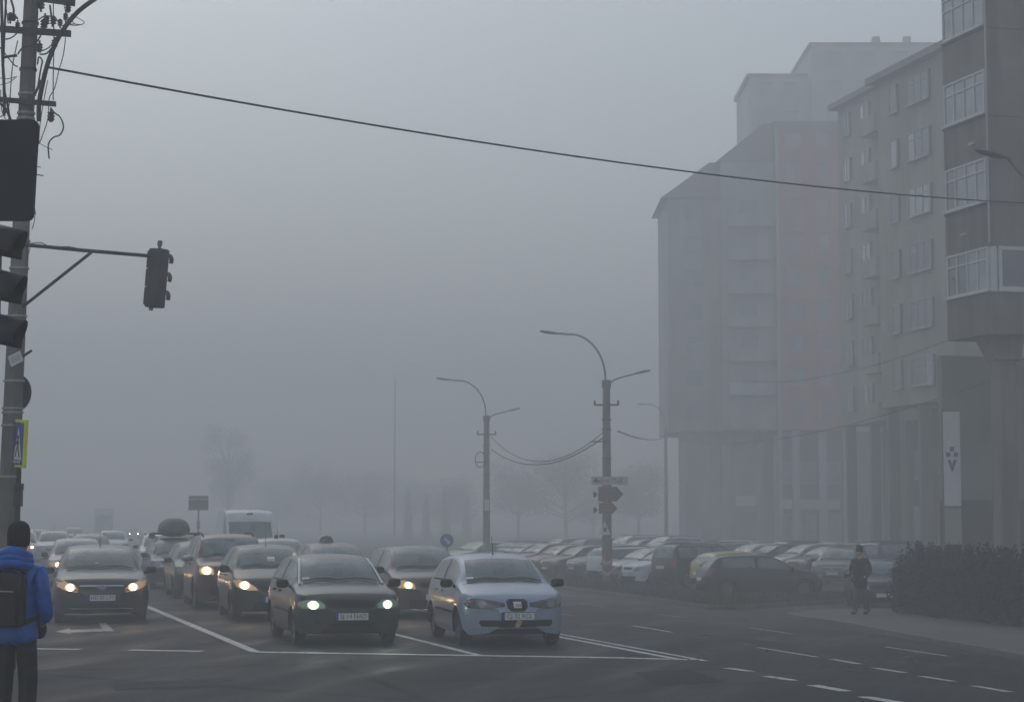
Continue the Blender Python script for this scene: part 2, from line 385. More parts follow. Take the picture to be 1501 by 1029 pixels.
# ------------------------------------------------------------------ mesh helpers
KIDS = {}
def kids(o):
    return KIDS.get(o.as_pointer(), [])
class MB:
    def __init__(self):
        self.v = []; self.f = []; self.mi = []
    def add(self, vs, fs, mi=0):
        o = len(self.v)
        self.v += [tuple(p) for p in vs]
        self.f += [tuple(i + o for i in f) for f in fs]
        self.mi += [mi] * len(fs)
        return self
    def box(self, x0, x1, y0, y1, z0, z1, mi=0, rz=0, c=None, bev=0):
        if bev:
            bm = bmesh.new()
            bmesh.ops.create_cube(bm, size=1)
            for v in bm.verts:
                v.co = Vector((lerp(x0, x1, v.co.x + .5), lerp(y0, y1, v.co.y + .5), lerp(z0, z1, v.co.z + .5)))
            bmesh.ops.bevel(bm, geom=list(bm.edges), offset=bev, segments=2, affect='EDGES', profile=0.6)
            bm.verts.index_update()
            vs = [v.co.copy() for v in bm.verts]; fs = [tuple(v.index for v in f.verts) for f in bm.faces]
            bm.free()
        else:
            vs = [Vector(p) for p in ((x0,y0,z0),(x1,y0,z0),(x1,y1,z0),(x0,y1,z0),(x0,y0,z1),(x1,y0,z1),(x1,y1,z1),(x0,y1,z1))]
            fs = [(0,3,2,1),(4,5,6,7),(0,1,5,4),(1,2,6,5),(2,3,7,6),(3,0,4,7)]
        if rz:
            c = Vector(c or ((x0+x1)/2, (y0+y1)/2, 0)); c.z = 0
            rm = Matrix.Rotation(rz, 3, 'Z')
            vs = [rm @ (p - c) + c for p in vs]
        return self.add(vs, fs, mi)
    def tube(self, pts, r, n=8, mi=0, cap=True):
        pts = [Vector(p) for p in pts]
        rs = r if isinstance(r, (list, tuple)) else [r] * len(pts)
        vs = []; fs = []
        up = None
        for i, p in enumerate(pts):
            t = (pts[min(i+1, len(pts)-1)] - pts[max(i-1, 0)]).normalized()
            if up is None:
                up = Vector((0, 0, 1)) if abs(t.z) < 0.9 else Vector((1, 0, 0))
            a = (up - t * up.dot(t)).normalized(); up = a
            b = t.cross(a)
            for k in range(n):
                an = 2 * math.pi * k / n
                vs.append(p + (a * math.cos(an) + b * math.sin(an)) * rs[i])
        for i in range(len(pts) - 1):
            for k in range(n):
                fs.append((i*n+k, i*n+(k+1) % n, (i+1)*n+(k+1) % n, (i+1)*n+k))
        if cap:
            fs.append(tuple(range(n-1, -1, -1))); fs.append(tuple((len(pts)-1)*n+k for k in range(n)))
        return self.add(vs, fs, mi)
    def lathe(self, prof, n=16, axis='Z', c=(0,0,0), mi=0, capped=True):
        """prof: list of (radius, height)"""
        vs = []; fs = []
        c = Vector(c)
        for r, h in prof:
            for k in range(n):
                an = 2 * math.pi * k / n
                a, b = r * math.cos(an), r * math.sin(an)
                p = Vector((a, b, h)) if axis == 'Z' else (Vector((h, a, b)) if axis == 'X' else Vector((a, h, b)))
                vs.append(p + c)
        for i in range(len(prof) - 1):
            for k in range(n):
                fs.append((i*n+k, i*n+(k+1) % n, (i+1)*n+(k+1) % n, (i+1)*n+k))
        if capped:
            fs.append(tuple(range(n-1, -1, -1))); fs.append(tuple((len(prof)-1)*n+k for k in range(n)))
        return self.add(vs, fs, mi)
    def prism(self, poly, h0, h1, axis='Y', mi=0):
        """poly (a,b) extruded along the axis"""
        n = len(poly); vs = []
        for h in (h0, h1):
            for a, b in poly:
                vs.append((a, h, b) if axis == 'Y' else ((a, b, h) if axis == 'Z' else (h, a, b)))
        fs = [tuple(range(n)), tuple(range(2*n-1, n-1, -1))] + [(i, n+i, n+(i+1) % n, (i+1) % n) for i in range(n)]
        return self.add(vs, fs, mi)
    def mesh(self, name, mats, smooth=False, fix=True):
        me = bpy.data.meshes.new(name)
        me.from_pydata(self.v, [], self.f)
        for m in mats: me.materials.append(m)
        me.polygons.foreach_set('material_index', self.mi)
        if fix:
            bm = bmesh.new(); bm.from_mesh(me)
            bmesh.ops.recalc_face_normals(bm, faces=list(bm.faces))
            bm.to_mesh(me); bm.free()
        if smooth:
            me.polygons.foreach_set('use_smooth', [True] * len(me.polygons))
            try: me.set_sharp_from_angle(angle=R(smooth if smooth is not True else 40))
            except Exception: pass
        me.update()
        return me
    def build(self, name, mats, parent=None, smooth=False, loc=None, fix=True):
        if not isinstance(mats, (list, tuple)): mats = [mats]
        return link(name, self.mesh(name, mats, smooth, fix), parent, loc)

def link(name, data, parent=None, loc=None):
    o = bpy.data.objects.new(name, data)
    COL.objects.link(o)
    if parent is not None:
        o.parent = parent
        KIDS.setdefault(parent.as_pointer(), []).append(o)
    if loc is not None: o.location = loc
    return o
def tag(o, label=None, cat=None, group=None, kind=None):
    if label: o['label'] = label
    if cat: o['category'] = cat
    if group: o['group'] = group
    if kind: o['kind'] = kind
    return o
def empty(name, loc=(0,0,0), rz=0, label=None, cat=None, group=None):
    o = bpy.data.objects.new(name, None)
    COL.objects.link(o)
    o.empty_display_size = 0.2
    o.location = loc; o.rotation_euler = (0, 0, rz)
    return tag(o, label, cat, group)
def copy_tree(o, parent=None):
    c = o.copy(); COL.objects.link(c)
    if parent is not None:
        c.parent = parent
        KIDS.setdefault(parent.as_pointer(), []).append(c)
    for ch in kids(o): copy_tree(ch, c)
    return c
def swap(root, table):
    """give this copy its own materials where the template's are named in table"""
    stack = [root]
    while stack:
        o = stack.pop(); stack += kids(o)
        if o.type != 'MESH': continue
        for i, sl in enumerate(o.material_slots):
            base = o.data.materials[i].name
            if base in table:
                sl.link = 'OBJECT'; sl.material = table[base]
def text_mesh(name, txt, size, m, parent, loc, rot, sx=1.0, align='CENTER', ext=0.001):
    cu = bpy.data.curves.new(name, 'FONT')
    cu.body = txt; cu.size = size; cu.align_x = align; cu.align_y = 'CENTER'; cu.extrude = ext
    cu.offset = 0.0
    t = bpy.data.objects.new('tmp', cu); COL.objects.link(t)
    dg = bpy.context.evaluated_depsgraph_get()
    me = bpy.data.meshes.new_from_object(t.evaluated_get(dg))
    bpy.data.objects.remove(t)
    me.name = name
    me.materials.clear(); me.materials.append(m)
    o = link(name, me, parent, loc)
    o.rotation_euler = rot; o.scale = (sx, 1, 1)
    return o

# ================================================================== CARS
def car_shell(S):
    L, W, H = S['L'], S['W'] / 2, S['H']
    ZT, ZS = pchip(S['top']), pchip(S['belt'])
    swf, swr, Ra, rt = S['wf'], S['wr'], S['arch'], S['tyre']
    scf, pf, scr, pr = S.get('nose', (0.62, 2.5, 0.5, 3.0))
    Wr = S['roofw'] / 2
    cowl, wt, rtp, rb = S['cowl'], S['wt'], S['rt'], S['rb']
    g0, b0, b1, g1 = S['g0'], S['b'], S['b'] + 0.09, S['g1']
    nose_z = pchip([(0, S.get('nb', 0.40)), (0.03, 0.30), (0.10, 0.22), (0.3, 0.19), (L-0.3, 0.22), (L-0.1, 0.26), (L-0.03, 0.34), (L, 0.45)])
    st = [0, .006, .016, .032, .055, .085, .12, .16, .21, .27, .34]
    st += [L - x for x in st]
    for sw in (swf, swr):
        for k in range(13):
            st.append(sw - Ra * math.cos(math.pi * k / 12))
    st += [cowl, cowl+.03, (cowl+wt)/2, cowl*.7+wt*.3, cowl*.3+wt*.7, wt, wt+.05, wt+.18, g0, b0, b0+.008, b1, g1, rtp, rb, (rtp+rb)/2, rtp-.1, rtp-.3]
    st += [S['door0'], S['door0'] + .012, S['door2'], S['door2'] + .012, b0 + .05, b0 + .062]
    x = 0.5
    while x < L - .4: st.append(x); x += .16
    st = sorted(st)
    keep = [st[0]]
    forced = {round(q, 4) for q in (cowl, wt, g0, b0, b1, g1, rtp, rb, S['door0'], S['door0']+.012, S['door2'], S['door2']+.012, b0+.05, b0+.062)}
    for q in st[1:]:
        if q - keep[-1] < 0.004: continue
        if q - keep[-1] < 0.03 and .35 < q < L-.35 and round(q, 4) not in forced: continue
        keep.append(q)
    st = keep
    V = []; ring = []
    zbelt_ref = ZS(cowl + .3)
    for s in st:
        pl = 1.0
        if s < scf: pl = max(0.0, 1 - (1 - s/scf) ** pf) ** (1/pf)
        if s > L - scr: pl = min(pl, max(0.0, 1 - (1 - (L-s)/scr) ** pr) ** (1/pr))
        w = W * max(pl, 0.34)
        zt = ZT(s); zs = min(ZS(s), zt - .02); zb = nose_z(s)
        arch = 0
        for sw in (swf, swr):
            d = abs(s - sw)
            if d <= Ra + 1e-6:
                arch = rt + math.sqrt(max(Ra*Ra - d*d, 0)) - .02
        zb = max(zb, arch)
        zb = min(zb, zs - .06)
        t = min(max((zt - zbelt_ref - .04) / (H - zbelt_ref - .04), 0), 1)
        wtop = min(lerp(W*.84, Wr, t), w * .92)
        crown = lerp(.035, .06, t) * (1 if S['style'] != 'van' else .8)
        if s < .35: crown = min(crown, (zt - zb) * .12)
        ze = max(zt - crown, zs + .002)
        def side(z):
            q = (z - .52) / .36
            return w * (1 - .045 * min(q*q, 1.6)) * (1 + (.012 if arch and z < arch + .05 else 0))
        pts = [(0, zb), (side(zb)*.82, zb), (side(zb), zb)]
        for q in (.14, .36, .58, .8):
            z = lerp(zb, zs, q); pts.append((side(z), z))
        xb = side(zs) * .985
        pts.append((xb, zs))
        for q in (.07, .5, .9):
            pts.append((lerp(xb, wtop, q) + .016 * math.sin(math.pi*q), lerp(zs, ze, q)))
        pts.append((wtop, ze))
        pts.append((wtop*.90, ze + (zt-ze)*.42)); pts.append((wtop*.6, ze + (zt-ze)*.78))
        pts.append((wtop*.3, ze + (zt-ze)*.95)); pts.append((0, zt))
        ri = {}
        for k, (px, pz) in enumerate(pts):
            y = s - L/2
            if k in (0, 15):
                ri[(k, 1)] = ri[(k, -1)] = len(V); V.append((px, y, pz))
            else:
                for sd in (1, -1):
                    ri[(k, sd)] = len(V); V.append((px*sd, y, pz))
        ring.append(ri)
    groups = {}
    def put(g, f, mi=0): groups.setdefault(g, []).append((f, mi))
    allf = []
    for i in range(len(st) - 1):
        a, b = st[i], st[i+1]; mid = (a + b) / 2
        hgt = ZT(mid) - ZS(mid)
        for k in range(15):
            for sd in (1, -1):
                q = (ring[i][(k, sd)], ring[i+1][(k, sd)], ring[i+1][(k+1, sd)], ring[i][(k+1, sd)])
                q = tuple(dict.fromkeys(q))
                if len(q) < 3: continue
                if sd < 0: q = q[::-1]
                allf.append(q)
                if k < 2: put('body', q, 1); continue
                if cowl <= mid <= wt and k >= 12: put('windscreen', q); continue
                if rtp <= mid <= rb and k >= 12: put('rear_window', q); continue
                if k in (8, 9) and g0 < mid < g1:
                    if b0 < mid < b1: put('body', q, 1); continue
                    put('side_window' + ('f' if mid <= b0 else 'r') + str(sd), q); continue
                if k in (7, 10) and g0 - .05 < mid < g1 + .03: put('body', q, 1 if k == 7 or S.get('blackrail') else 0); continue
                if 3 <= k <= 6 and (S['door0'] < mid < S['door0']+.012 or S['door2'] < mid < S['door2']+.012 or b0+.05 < mid < b0+.062):
                    put('body', q, 1); continue
                if 3 <= k <= 6 and S['door0'] < mid < b0+.05: put('door' + 'f' + str(sd), q); continue
                if 3 <= k <= 6 and b0+.05 < mid < S['door2']: put('door' + 'r' + str(sd), q); continue
                if k >= 11 and .27 < mid < cowl - .02: put('bonnet', q, 0); continue
                if k >= 11 and cowl - .02 <= mid < cowl: put('body', q, 1); continue
                put('body', q, 0)
    # end caps
    for i in (0, len(st)-1):
        loop = [ring[i][(k, 1)] for k in range(16)] + [ring[i][(k, -1)] for k in range(14, 0, -1)]
        put('body', tuple(loop), 0); allf.append(tuple(loop))
    bvh = BVHTree.FromPolygons([Vector(p) for p in V], allf)
    return V, groups, bvh

def sub_mesh(name, V, faces, mats, smooth=42):
    idx = {}; vs = []; fs = []; mi = []
    for f, m in faces:
        g = []
        for i in f:
            if i not in idx: idx[i] = len(vs); vs.append(V[i])
            g.append(idx[i])
        fs.append(g); mi.append(m)
    me = bpy.data.meshes.new(name)
    me.from_pydata(vs, [], fs)
    for m in mats: me.materials.append(m)
    me.polygons.foreach_set('material_index', mi)
    me.polygons.foreach_set('use_smooth', [True]*len(fs))
    bm = bmesh.new(); bm.from_mesh(me)
    bmesh.ops.recalc_face_normals(bm, faces=list(bm.faces))
    bm.to_mesh(me); bm.free()
    try: me.set_sharp_from_angle(angle=R(smooth))
    except Exception: pass
    return me

def patch(bvh, poly, m, off=0.008, sp=0.05, frm='front', thick=0.03, mirror=False, L=4):
    """outline in (x,z) seen from the front / rear, or (y,z) from the side, laid on the body with an edge of its own"""
    if mirror: poly = [(-a, b) for a, b in poly][::-1]
    pts = []
    n = len(poly)
    for i in range(n):
        a, b = Vector(poly[i]), Vector(poly[(i+1) % n])
        k = max(1, int((b-a).length / sp))
        for j in range(k): pts.append(a.lerp(b, j/k))
    nb = len(pts)
    area = sum(pts[i].x*pts[(i+1) % nb].y - pts[(i+1) % nb].x*pts[i].y for i in range(nb))
    if area < 0: pts = pts[::-1]
    xs = [p.x for p in pts]; ys = [p.y for p in pts]
    def inside(p):
        c = False
        for i in range(nb):
            a, b = pts[i], pts[i-1]
            if (a.y > p.y) != (b.y > p.y) and p.x < (b.x-a.x)*(p.y-a.y)/(b.y-a.y)+a.x: c = not c
        return c
    ins = []
    x = min(xs) + sp/2
    while x < max(xs):
        y = min(ys) + sp/2
        while y < max(ys):
            p = Vector((x, y))
            if inside(p) and min((p-q).length for q in pts) > sp*.45: ins.append(p)
            y += sp
        x += sp
    allp = pts + ins
    vo, eo, fo, *_ = delaunay_2d_cdt(allp, [], [list(range(nb))], 1, 1e-6)
    out = []; back = []
    for p in vo:
        if frm == 'front': o, d = Vector((p.x, -L, p.y)), Vector((0, 1, 0))
        elif frm == 'rear': o, d = Vector((p.x, L, p.y)), Vector((0, -1, 0))
        elif frm == 'top': o, d = Vector((p.x, p.y, 4)), Vector((0, 0, -1))
        else: o, d = Vector((3*frm, p.x, p.y)), Vector((-frm, 0, 0))
        h = bvh.ray_cast(o, d)
        if h[0] is None: h = bvh.find_nearest(o + d*(L - (1.9 if frm in ('front', 'rear') else 1)))
        q = h[0]
        out.append(q - d*off); back.append(q + d*thick)
    N = len(vo)
    fs = [tuple(f) for f in fo]
    vs = out + back
    cnt = {}
    for f in fs:
        for i in range(len(f)):
            e = (f[i], f[(i+1) % len(f)])
            cnt[e] = cnt.get(e, 0) + 1
    for (a, b) in list(cnt):
        if (b, a) not in cnt: fs.append((b, a, a+N, b+N))
    me = bpy.data.meshes.new('patch')
    me.from_pydata(vs, [], fs)
    me.materials.append(m)
    me.polygons.foreach_set('use_smooth', [True]*len(fs))
    bm = bmesh.new(); bm.from_mesh(me); bmesh.ops.recalc_face_normals(bm, faces=list(bm.faces)); bm.to_mesh(me); bm.free()
    try: me.set_sharp_from_angle(angle=R(50))
    except Exception: pass
    return me

def wheel_meshes(rt, wide=.19, spokes=7):
    w = wide/2
    prof = [(rt*.64, -w*.8), (rt*.70, -w), (rt*.88, -w), (rt*.97, -w*.82), (rt, -w*.45), (rt, w*.45), (rt*.97, w*.82), (rt*.88, w), (rt*.70, w), (rt*.64, w*.8)]
    t = MB(); t.lathe(prof + [prof[0]], 28, 'X', capped=False)
    tm = t.mesh('tyre', [M['rubber']], smooth=35)
    r = MB()
    r.lathe([(rt*.66, -w*.78), (rt*.66, w*.84), (rt*.60, w*.80), (rt*.58, w*.5), (rt*.05, w*.42)], 28, 'X', capped=True)
    r.lathe([(rt*.17, w*.4), (rt*.17, w*.78), (rt*.06, w*.84)], 14, 'X')
    for k in range(spokes):
        a = 2*math.pi*k/spokes
        c, s = math.cos(a), math.sin(a)
        b = MB(); b.box(w*.5, w*.76, -rt*.055, rt*.055, rt*.12, rt*.61)
        r.add([(x, y*c - z*s, y*s + z*c) for x, y, z in b.v], b.f)
    rm = r.mesh('rim', [M['rim']], smooth=35)
    return tm, rm
WHEELS = {}

def outline_round(cx, cz, w, h, r=.02):
    return [(cx-w/2+r, cz-h/2), (cx+w/2-r, cz-h/2), (cx+w/2, cz-h/2+r), (cx+w/2, cz+h/2-r), (cx+w/2-r, cz+h/2), (cx-w/2+r, cz+h/2), (cx-w/2, cz+h/2-r), (cx-w/2, cz-h/2+r)]

def make_car(S):
    """one vehicle of a kind with all its parts; returns the Empty at its base (origin on the ground under the front axle)"""
    L, W, H = S['L'], S['W'], S['H']
    V, groups, bvh = car_shell(S)
    root = empty(S['name'])
    oy = L/2 - S['wf']                      # moves the front axle to the origin
    pm = M[S['paint']]
    def part(name, me, parent=root):
        return link(name, me, parent, (0, oy, 0) if parent is root else None)
    part('body', sub_mesh('body', V, groups['body'], [pm, M['under']]))
    for g, nm in (('windscreen', 'windscreen'), ('rear_window', 'rear_window'), ('side_windowf1', 'side_window'), ('side_windowf-1', 'side_window'),
                  ('side_windowr1', 'side_window'), ('side_windowr-1', 'side_window')):
        if g in groups: part(nm, sub_mesh(nm, V, groups[g], [M['panel_glass'] if S['style'] == 'van' and g.startswith('side_windowr') else M['glass']]))
    part('bonnet', sub_mesh('bonnet', V, groups['bonnet'], [pm]))
    for g in ('doorf1', 'doorf-1', 'doorr1', 'doorr-1'):
        if g not in groups: continue
        d = part('door', sub_mesh('door', V, groups[g], [pm]))
        sd = 1 if g.endswith('1') and not g.endswith('-1') else -1
        y1 = (S['b']+.03 if 'f' in g[4] else S['door2']-.03) - L/2
        hz = S['belt'][3][1] - .10
        hm = patch(bvh, [(y1-.19, hz), (y1-.02, hz), (y1-.02, hz+.035), (y1-.19, hz+.035)], M['black'] if S.get('cheap') else pm, off=.03, sp=.08, frm=sd)
        link('handle', hm, d)
        if S.get('side_strip'):
            ya = (S['door0']+.03 if g[4] == 'f' else S['b']+.08) - L/2
            sm = patch(bvh, [(ya, .50), (y1+.03, .51), (y1+.03, .55), (ya, .54)], M['black'], off=.012, sp=.2, frm=sd, thick=.0)
            link('side_moulding', sm, d)
    # interior
    c, wt, rb, rt_ = S['cowl'] - L/2, S['wt'] - L/2, S['rb'] - L/2, S['rt'] - L/2
    m = MB(); ww = W*.40
    m.box(-ww, ww, c+.10, min(rb, L/2-.35), .34, .40)
    m.box(-ww, ww, c+.12, c+.42, .42, S['cz']-.10, bev=.05)
    part('dashboard', m.mesh('dashboard', [M['interior']], smooth=30))
    sb = wt + .38; sh = H - .32
    for sx in (-1, 1):
        m = MB(); x = sx*W*.20
        m.box(x-.22, x+.22, sb-.30, sb+.2, .42, .60, bev=.05)
        m.box(x-.22, x+.22, sb+.14, sb+.28, .55, sh-.08, bev=.05)
        m.box(x-.12, x+.12, sb+.20, sb+.29, sh-.06, sh+.10, bev=.035)
        part('seat', m.mesh('seat', [M['interior']], smooth=30))
    if S['style'] != 'van':
        m = MB(); m.box(-W*.36, W*.36, sb+1.0, sb+1.14, .5, sh-.08, bev=.05)
        for x in (-.38, .38): m.box(x-.12, x+.12, sb+1.03, sb+1.11, sh-.05, sh+.06, bev=.03)
        part('rear_bench', m.mesh('rear_bench', [M['interior']], smooth=30))
    m = MB()
    cx = -W*.20*-1
    ring = []
    for k in range(21):
        a = 2*math.pi*k/20
        ring.append((cx + .18*math.cos(a), c+.5 + .06*math.sin(a), S['cz']-.12 + .17*math.sin(a)))
    m.tube(ring, .015, 6)
    part('steering_wheel', m.mesh('steering_wheel', [M['black']], smooth=True))
    m = MB(); m.box(-.11, .11, wt-.12, wt-.10, H-.19, H-.13, bev=.008)
    part('rear_view_mirror', m.mesh('rear_view_mirror', [M['black']]))
    # wheels
    key = (S['tyre'], S.get('spokes', 7))
    if key not in WHEELS: WHEELS[key] = wheel_meshes(S['tyre'], spokes=S.get('spokes', 7))
    tm, rm = WHEELS[key]
    for sw in (S['wf'], S['wr']):
        for sd in (1, -1):
            w = link('wheel', tm, root, (sd*(W/2-.13), oy + sw - L/2, S['tyre']))
            if sd < 0: w.rotation_euler = (0, 0, math.pi)
            link('rim', rm, w)
    # mirrors
    for sd in (1, -1):
        m = MB()
        mx, my, mz = sd*(W/2+.09), S['g0'] - L/2 - .10, S['belt'][3][1] + .06
        if S['style'] == 'van':
            m.box(mx-.09, mx+.09, my-.06, my+.06, mz-.05, mz+.28, bev=.03)
        else:
            n_ = 14; vs_ = []; sec = [(-.07, .25), (-.055, .72), (-.02, .95), (.02, 1.0), (.055, .97), (.062, .9)]
            for yy, sc_ in sec:
                for q_ in range(n_):
                    a_ = 2*math.pi*q_/n_; ca, sa = math.cos(a_), math.sin(a_)
                    vs_.append((mx - sd*.01 + .105*sc_*abs(ca)**.65*(1 if ca > 0 else -1), my+yy, mz + .072*sc_*abs(sa)**.65*(1 if sa > 0 else -1)))
            m.add(vs_, [(i_*n_+q_, i_*n_+(q_+1) % n_, (i_+1)*n_+(q_+1) % n_, (i_+1)*n_+q_) for i_ in range(len(sec)-1) for q_ in range(n_)] + [tuple(range(n_)), tuple((len(sec)-1)*n_+q_ for q_ in range(n_))])
        m.box(sd*(W/2-.09)-.06, sd*(W/2-.0)+.06, my+.0, my+.05, mz-.075, mz-.03)
        part('wing_mirror', m.mesh('wing_mirror', [M[S.get('mirror', 'black')]], smooth=40))
    # front
    fr = dict(L=4)
    for poly, mm, nm, off in S.get('front', []):
        part(nm, patch(bvh, poly, M[mm], off=off, sp=.05))
    for sd in (1, -1):
        me = patch(bvh, S['lamp'], M[S.get('lens', 'lens')], off=.010, sp=.035, mirror=(sd < 0))
        hl = part('headlight', me)
        bx, bz, br = S['bulb']
        n = 18
        poly = [(sd*bx + br*math.cos(2*math.pi*k/n), bz + br*math.sin(2*math.pi*k/n)) for k in range(n)]
        ring = [(sd*bx + br*1.55*math.cos(2*math.pi*k/n), bz + br*1.15*math.sin(2*math.pi*k/n)) for k in range(n)]
        link('reflector', patch(bvh, ring, M['glow_off'], off=.0135, sp=.04, thick=-.006), hl)  # ring added for the lamp halo, glows on lit cars only
        link('bulb', patch(bvh, poly, M['bulb_off'], off=.016, sp=.04, thick=-.006), hl)
        if 'turn' in S:
            link('indicator', patch(bvh, S['turn'], M['indicator_off'], off=.013, sp=.04, mirror=(sd < 0)), hl)
    px, pz = S.get('platepos', (0, .44))
    me = patch(bvh, outline_round(px, pz, .52, .115, .01), M['plate'], off=.028, sp=.26, thick=-.01)
    # a plate is flat: take the foremost depth
    y0 = min(v.co.y for v in me.vertices)
    m = MB(); m.box(px-.27, px+.27, y0-.010, y0+.004, pz-.065, pz+.065, mi=1); m.box(px-.26, px+.26, y0-.014, y0-.0095, pz-.056, pz+.056, mi=0)
    pl = part('number_plate', m.mesh('number_plate', [M['plate'], M['black']]))
    m = MB(); m.box(px-.262, px-.222, y0-.017, y0-.0145, pz-.056, pz+.056)
    link('blue_band', m.mesh('blue_band', [M['plate_band']]), pl)
    S['plate_y'] = y0 - .0145; S['plate_xz'] = (px, pz)
    # wipers lying at the foot of the windscreen
    for a, b in (((-.62, .05), (-.02, .03)), ((-.05, .06), (.60, .035))):
        pts = []
        for k in range(7):
            x = lerp(a[0], b[0], k/6)*W/1.7; y = c + .04 + .06*math.sin(math.pi*k/6) + (0 if k else .0)
            h = bvh.ray_cast(Vector((x, y, 3)), Vector((0, 0, -1)))
            if h[0] is not None: pts.append(h[0] + Vector((0, -.01, .016)))
        if len(pts) > 2:
            m = MB(); m.tube(pts, .011, 5)
            part('wiper', m.mesh('wiper', [M['black']]))
    # rear
    for sd in (1, -1):
        part('tail_light', patch(bvh, S['tail'], M['tail'], off=.012, sp=.05, frm='rear', mirror=(sd < 0)))
    rz = S.get('rplate', .62 if S['style'] == 'hatch' else .62)
    part('number_plate', patch(bvh, outline_round(0, rz, .52, .115, .01), M['plate'], off=.02, sp=.2, frm='rear', thick=-.005))
    if S['style'] != 'van':
        part('rear_bumper_trim', patch(bvh, outline_round(0, .40, W*.72, .07, .02), M['black'], off=.010, sp=.08, frm='rear', thick=.0))
    if S.get('aerial'):
        m = MB(); ya = S['aerial'] - L/2
        h = bvh.ray_cast(Vector((0, ya, 4)), Vector((0, 0, -1)))[0]
        m.tube([h, h + Vector((0, .02, .05)), h + Vector((0, .12, .30))], [.012, .006, .003], 6)
        part('aerial', m.mesh('aerial', [M['black']], smooth=True))
    if S.get('rails'):
        for sd in (1, -1):
            m = MB(); x = sd*S['roofw']*.46
            pts = []
            for k in range(8):
                y = lerp(wt+.15, rt_-.1, k/7)
                h = bvh.ray_cast(Vector((x, y, 4)), Vector((0, 0, -1)))[0]
                pts.append(h + Vector((0, 0, .0 if k in (0, 7) else .05)))
            m.tube(pts, .018, 6)
            part('roof_rail', m.mesh('roof_rail', [M['black']], smooth=True))
    S['bvh'] = bvh; S['oy'] = oy
    return root

M['panel_glass'] = M['p_white']
M['indicator_off'] = mat('indicator_amber', (0.35, 0.13, 0.02), 0.25, coat=1.0)
M['p_darkglass'] = M['black']

def hatch(name, L=4.0, W=1.70, H=1.44, hood=.80, cz=.98, cowl=1.05, wt=1.78, **kw):
    S = dict(name=name, style='hatch', L=L, W=W, H=H, cz=cz, roofw=W*.70,
             top=[(0, .56), (.02, .61), (.05, .66), (.10, .72), (.17, hood-.02), (.30, hood+.045), (.6, lerp(hood, cz, .62)), (cowl-.06, cz-.005), (cowl, cz+.01),
                  (lerp(cowl, wt, .5), lerp(cz, H-.07, .56)), (wt, H-.075), (wt+.22, H-.025), (wt+.65, H), (L-1.0, H-.02), (L-.55, H-.08), (L-.46, H-.12),
                  (L-.16, 1.02), (L-.09, .92), (L-.05, .78), (L-.02, .66), (L, .60)],
             belt=[(0, .53), (.1, .66), (.3, hood-.03), (cowl, cz-.075), (cowl+.8, cz-.03), (L-1.0, cz+.0), (L-.4, cz+.0), (L-.1, .86), (L, .57)],
             wf=.80, wr=L-.76, arch=.35, tyre=.30, cowl=cowl, wt=wt, rt=L-.48, rb=L-.17,
             g0=cowl+.30, b=wt+.62, g1=L-.62, door0=cowl+.12, door2=L-1.02)
    if 'door2' not in kw: S['door2'] = L-.98
    S['tail'] = [(W*.27, .72), (W*.44, .70), (W*.445, .98), (W*.36, .96), (W*.33, .84)]
    S['lamp'] = [(.42, .60), (.74, .62), (.80, .70), (.78, .76), (.62, .78), (.44, .72)]
    S['bulb'] = (.56, .68, .06)
    S['front'] = [(outline_round(0, .68, .66, .10, .03), 'black', 'grille', .006), (outline_round(0, .33, 1.1, .12, .03), 'black', 'lower_intake', .006)]
    S.update(kw)
    return S

SPEC = {}
# the green hatchback with silver windscreen edges
SPEC['green'] = hatch('green_hatchback', L=4.11, W=1.71, H=1.43, hood=.80, paint='p_green', aerial=None, cheap=True, spokes=6, side_strip=True,
    lamp=[(.42, .665), (.43, .60), (.56, .585), (.76, .60), (.82, .64), (.80, .70), (.70, .735), (.52, .735)], bulb=(.60, .655, .058),
    front=[([(-.36, .61), (.36, .61), (.40, .70), (.36, .735), (-.36, .735), (-.40, .70)], 'black', 'grille', .008),
           (outline_round(0, .345, .80, .05, .02), 'black', 'lower_intake', .006),
           (outline_round(-.52, .385, .13, .06, .02), 'lens_dark', 'fog_lamp', .010), (outline_round(.52, .385, .13, .06, .02), 'lens_dark', 'fog_lamp', .010)],
    platepos=(.0, .475))
# the pale blue hatchback in the right lane
SPEC['pale'] = hatch('pale_blue_hatchback', L=3.95, W=1.70, H=1.44, hood=.79, cz=.99, cowl=1.0, wt=1.72, paint='silver', lens='lens_dark', spokes=6, side_strip=True,
    nose=(.70, 2.3, .5, 3.0), aerial=2.0,
    lamp=[(.20, .635), (.50, .60), (.74, .61), (.80, .68), (.76, .74), (.60, .775), (.42, .745), (.20, .70)], bulb=(.56, .675, .055),
    turn=[(.70, .69), (.755, .695), (.745, .735), (.70, .735)],
    front=[([(-.17, .725), (-.16, .62), (-.10, .565), (.10, .565), (.16, .62), (.17, .725), (.12, .755), (-.12, .755)], 'black', 'grille', .016),
           ([(-.60, .39), (-.56, .325), (.56, .325), (.60, .39), (.57, .425), (-.57, .425)], 'black', 'lower_intake', .008),
           ([(-.62, .29), (.62, .29), (.66, .312), (-.66, .312)], 'p_silver', 'bumper_lip', .03)],
    platepos=(.0, .487))
